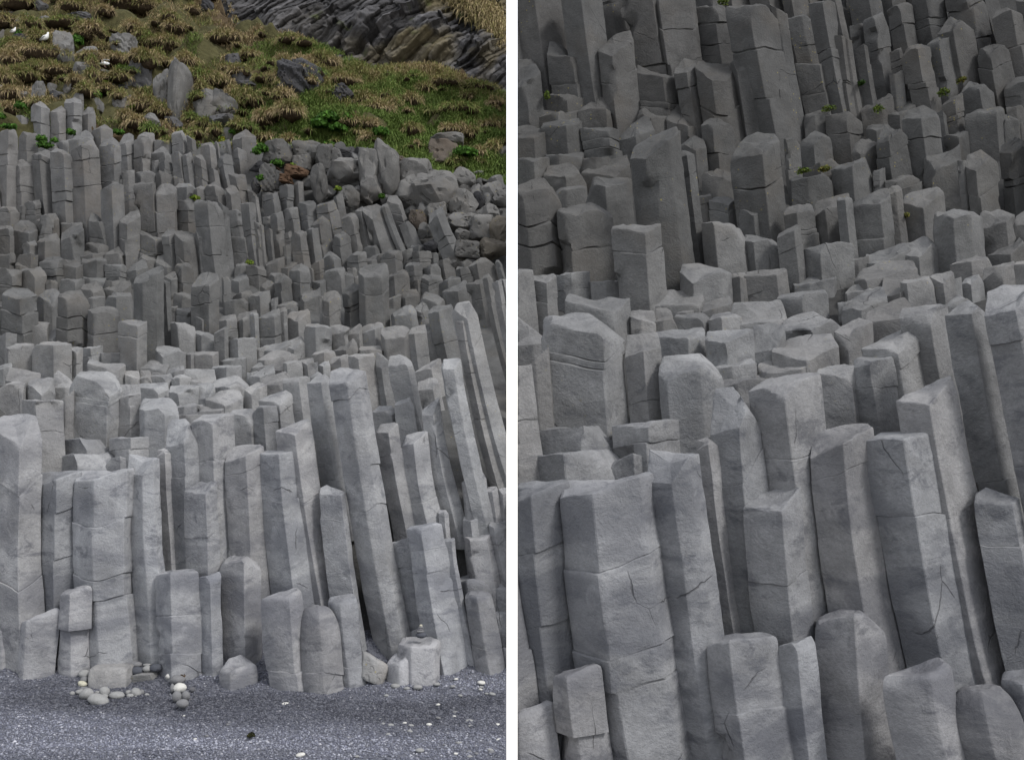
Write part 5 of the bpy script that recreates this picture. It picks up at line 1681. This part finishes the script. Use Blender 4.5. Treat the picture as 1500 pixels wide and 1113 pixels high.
# ------------------------------------------------------------------ gulls
def lathe_path(pts, N=14):
    """one continuous skin along a path of (x, y, z, rx, rz)"""
    V, Fq = [], []
    pts = np.array(pts, float)
    for j, q in enumerate(pts):
        a = pts[min(j + 1, len(pts) - 1)][:3] - pts[max(j - 1, 0)][:3]
        a /= np.linalg.norm(a)
        s = np.cross(a, [0, 1, 0.001]); s /= np.linalg.norm(s)
        u = np.cross(s, a)
        for k in range(N):
            th = 2 * math.pi * k / N
            V.append(q[:3] + u * math.cos(th) * q[3] + s * math.sin(th) * q[4])
    for j in range(len(pts) - 1):
        for k in range(N):
            Fq.append((j * N + k, j * N + (k + 1) % N, (j + 1) * N + (k + 1) % N, (j + 1) * N + k))
    return np.array(V), np.array(Fq)
def gull(px, py, D, scale, pose, label):
    e = bpy.data.objects.new('gull', None); C.objects.link(e)
    e.location = ray(px, py, D)
    e.scale = (scale,) * 3
    tag(e, label, 'gull', 'gulls on the slope', kind='thing')
    if pose == 'sit':
        body = [(-.20, 0, .03, .012, .01), (-.16, 0, .07, .07, .06), (-.05, 0, .12, .11, .12), (.05, 0, .17, .11, .12), (.11, 0, .24, .075, .08), (.13, 0, .30, .055, .055), (.14, 0, .35, .052, .052), (.145, 0, .39, .04, .04), (.145, 0, .405, .008, .008)]
        bk = [(.18, 0, .355, .018, .014), (.22, 0, .35, .014, .01), (.25, 0, .338, .003, .003)]
    else:
        body = [(.30, 0, -.02, .004, .03), (.22, 0, -.015, .02, .06), (.10, 0, 0, .07, .075), (-.05, 0, .01, .085, .085), (-.16, 0, .02, .06, .06), (-.22, 0, .03, .05, .05), (-.265, 0, .03, .035, .035), (-.285, 0, .03, .006, .006)]
        bk = [(-.28, 0, .025, .016, .014), (-.32, 0, .02, .01, .008), (-.345, 0, .01, .003, .003)]
    v, f = lathe_path(body)
    make_mesh('body', v, [f], FEATHER, np.array([.8, .8, .79, 1]), parent=e)
    v, f = lathe_path(bk, 8)
    make_mesh('beak', v, [f], FEATHER, np.array([.6, .42, .05, 1]), parent=e)
    if pose == 'sit':
        for sy in (-1, 1):
            v, f = lathe_path([(.06, sy * .10, .19, .05, .012), (-.05, sy * .115, .13, .075, .018), (-.18, sy * .07, .06, .045, .012), (-.26, sy * .03, .02, .006, .004)], 10)
            make_mesh('wing', v, [f], FEATHER, np.array([.72, .73, .75, 1]), parent=e)
    else:
        for tip, lo in (((-.30, -.15, .36), .33), ((.42, -.25, .02), .36)):
            n = 7
            V = []
            for j in range(n):
                t = j / (n - 1)
                c = np.array([-.05 * (1 - t) + tip[0] * t, tip[1] * t - .05, .05 + (tip[2] - .05) * t + .07 * math.sin(t * math.pi)])
                ch = .11 * (1 - t ** 2) + .012
                for (a, h) in ((-.45, 0), (0, .012), (.55, 0), (0, -.008)):
                    V.append(c + np.array([a * ch * .8, 0, h - a * ch * .5]))
            V = np.array(V)
            Fq = np.array([(j * 4 + k, j * 4 + (k + 1) % 4, (j + 1) * 4 + (k + 1) % 4, (j + 1) * 4 + k) for j in range(n - 1) for k in range(4)])
            make_mesh('wing', V, [Fq], FEATHER, np.array([.66, .67, .7, 1]), parent=e)
        for sy in (-.03, .03):
            v, f = lathe_path([(.08, sy, -.06, .008, .008), (.10, sy, -.16, .006, .006), (.14, sy, -.19, .012, .005)], 6)
            make_mesh('leg', v, [f], FEATHER, np.array([.5, .35, .3, 1]), parent=e)
c, _ = on_hill(66.5, 60)
gull(66.0, 60.0, c[1] - .9, .78, 'sit', 'white gull sitting upright on a turf mound')
c, _ = on_hill(152, 100)
gull(150.5, 93.0, c[1] - 1.3, .82, 'fly', 'white gull with raised grey wing landing above the rocks')
c, _ = on_hill(20.5, 47)
gull(19.5, 48.5, c[1] - .9, .52, 'sit', 'tiny white bird beside the dark green bush at upper left')

# ------------------------------------------------------------------ the far cliff of slanting columns
def far_depth(x, y): return 78 + (140 - y) * .06 + (742 - x) * .015
rs = np.random.default_rng(31)
nx, ny = 720, 380
gx, gy = np.meshgrid(np.linspace(235, 742, nx), np.linspace(185, -62, ny))
V = ray(gx, gy, far_depth(gx, gy)).reshape(-1, 3)
P0 = V.copy()
X, Z = P0[:, 0], P0[:, 2]
an = np.radians(43.0)
wx = .4 * fbm(P0 * .5, 12, 3)
uu = X * np.cos(an) + Z * np.sin(an) + wx
vv = -X * np.sin(an) + Z * np.cos(an) + 0.5 * fbm(P0 * .08, 13, 2) + .10 * fbm(P0 * 1.2, 16, 2)
def h2(a, b, s): return hash3(np.floor(a), np.floor(b), 0 * a, s)
cid = np.floor(vv / .42 + 0 * uu)
ln = 1.2 + 3.5 * h2(cid, cid * 0, 3)
seg = np.floor(uu / ln + 7 * h2(cid, cid * 0, 5))
fr = vv / .42 - np.floor(vv / .42)
prot = 1.0 * h2(cid, seg, 8) ** 1.5 + .14 * np.sin(fr * math.pi) + .12 * fbm(P0 * 1.6, 20, 3)
cid2 = np.floor(vv / 1.5); seg2 = np.floor(uu / 5.5 + 5 * h2(cid2, cid2 * 0, 15))
prot = prot + 1.6 * h2(cid2, seg2, 18) + 1.6 * fbm(P0 * .22, 5, 5)
V[:, 1] -= prot
V[:, 0] = np.minimum(V[:, 0], -8.0 / F * V[:, 1])
i_ = np.arange(nx * ny).reshape(ny, nx)
fq = np.stack([i_[:-1, :-1], i_[:-1, 1:], i_[1:, 1:], i_[1:, :-1]], -1).reshape(-1, 4)
och = np.interp(gx.ravel(), [480, 600, 742], [0.05, .5, .6]) * np.clip(.35 + 1.4 * fbm(P0 * .3, 45, 4), 0, 1) * np.interp(gy.ravel(), [-20, 60, 150], [1, 1, .25])
base = np.array([.085, .083, .086]) * (.45 + 1.0 * h2(cid, seg, 28))[:, None]
colr = base * (1 - och[:, None]) + np.array([.23, .19, .10]) * och[:, None]
gn = np.clip(fbm(P0 * .5, 52, 3) - .75, 0, .4)[:, None] * 2
colr = colr * (1 - gn) + np.array([.09, .11, .035]) * gn
o = make_mesh('far_cliff', V, [fq], FARROCK, np.concatenate([colr, np.ones((len(V), 1))], 1), smooth=False)
tag(o, 'distant dark cliff of slanting basalt columns behind the grassy slope', kind='structure')
# grass strip running down the far cliff at the upper right, and small green spots on it
gb = 0; GV.clear(); GQ.clear(); GTi.clear(); GC.clear()
for k in range(150):
    t = rs.random()
    x = 672 + 70 * t; y = -4 + 56 * t ** 1.3 + rs.normal() * 3
    D = far_depth(x, y) - 1.6
    c = ray(x, y, D)
    n = 60
    P = c + rs.normal(size=(n, 3)) * np.array([.5, .3, .3])
    P = P[P[:, 0] < -8.0 / F * P[:, 1] - .3]
    n = len(P)
    if not n: continue
    gq = rs.random((n, 1))
    col = (STRAW * .9 * (1 - gq) + OLIVE * gq) * rs.uniform(.6, 1.2, (n, 1))
    push(blades(P, np.tile([0.1, -.6, 0], (n, 1)) + rs.normal(size=(n, 3)) * .4, rs.uniform(.2, .8, n), rs.uniform(.5, .9, n), rs.uniform(.04, .08, n), rs.uniform(.5, 1.2, n), col, rs))
GVb = np.concatenate(GV); GVb[:, 0] = np.minimum(GVb[:, 0], -8.0 / F * GVb[:, 1] - .01)
o = make_mesh('grass', GVb, [np.concatenate(GQ), np.concatenate(GTi)], GRASS, np.concatenate(GC), smooth=False)
tag(o, 'ochre grass strip running down the distant cliff', 'grass', kind='stuff')
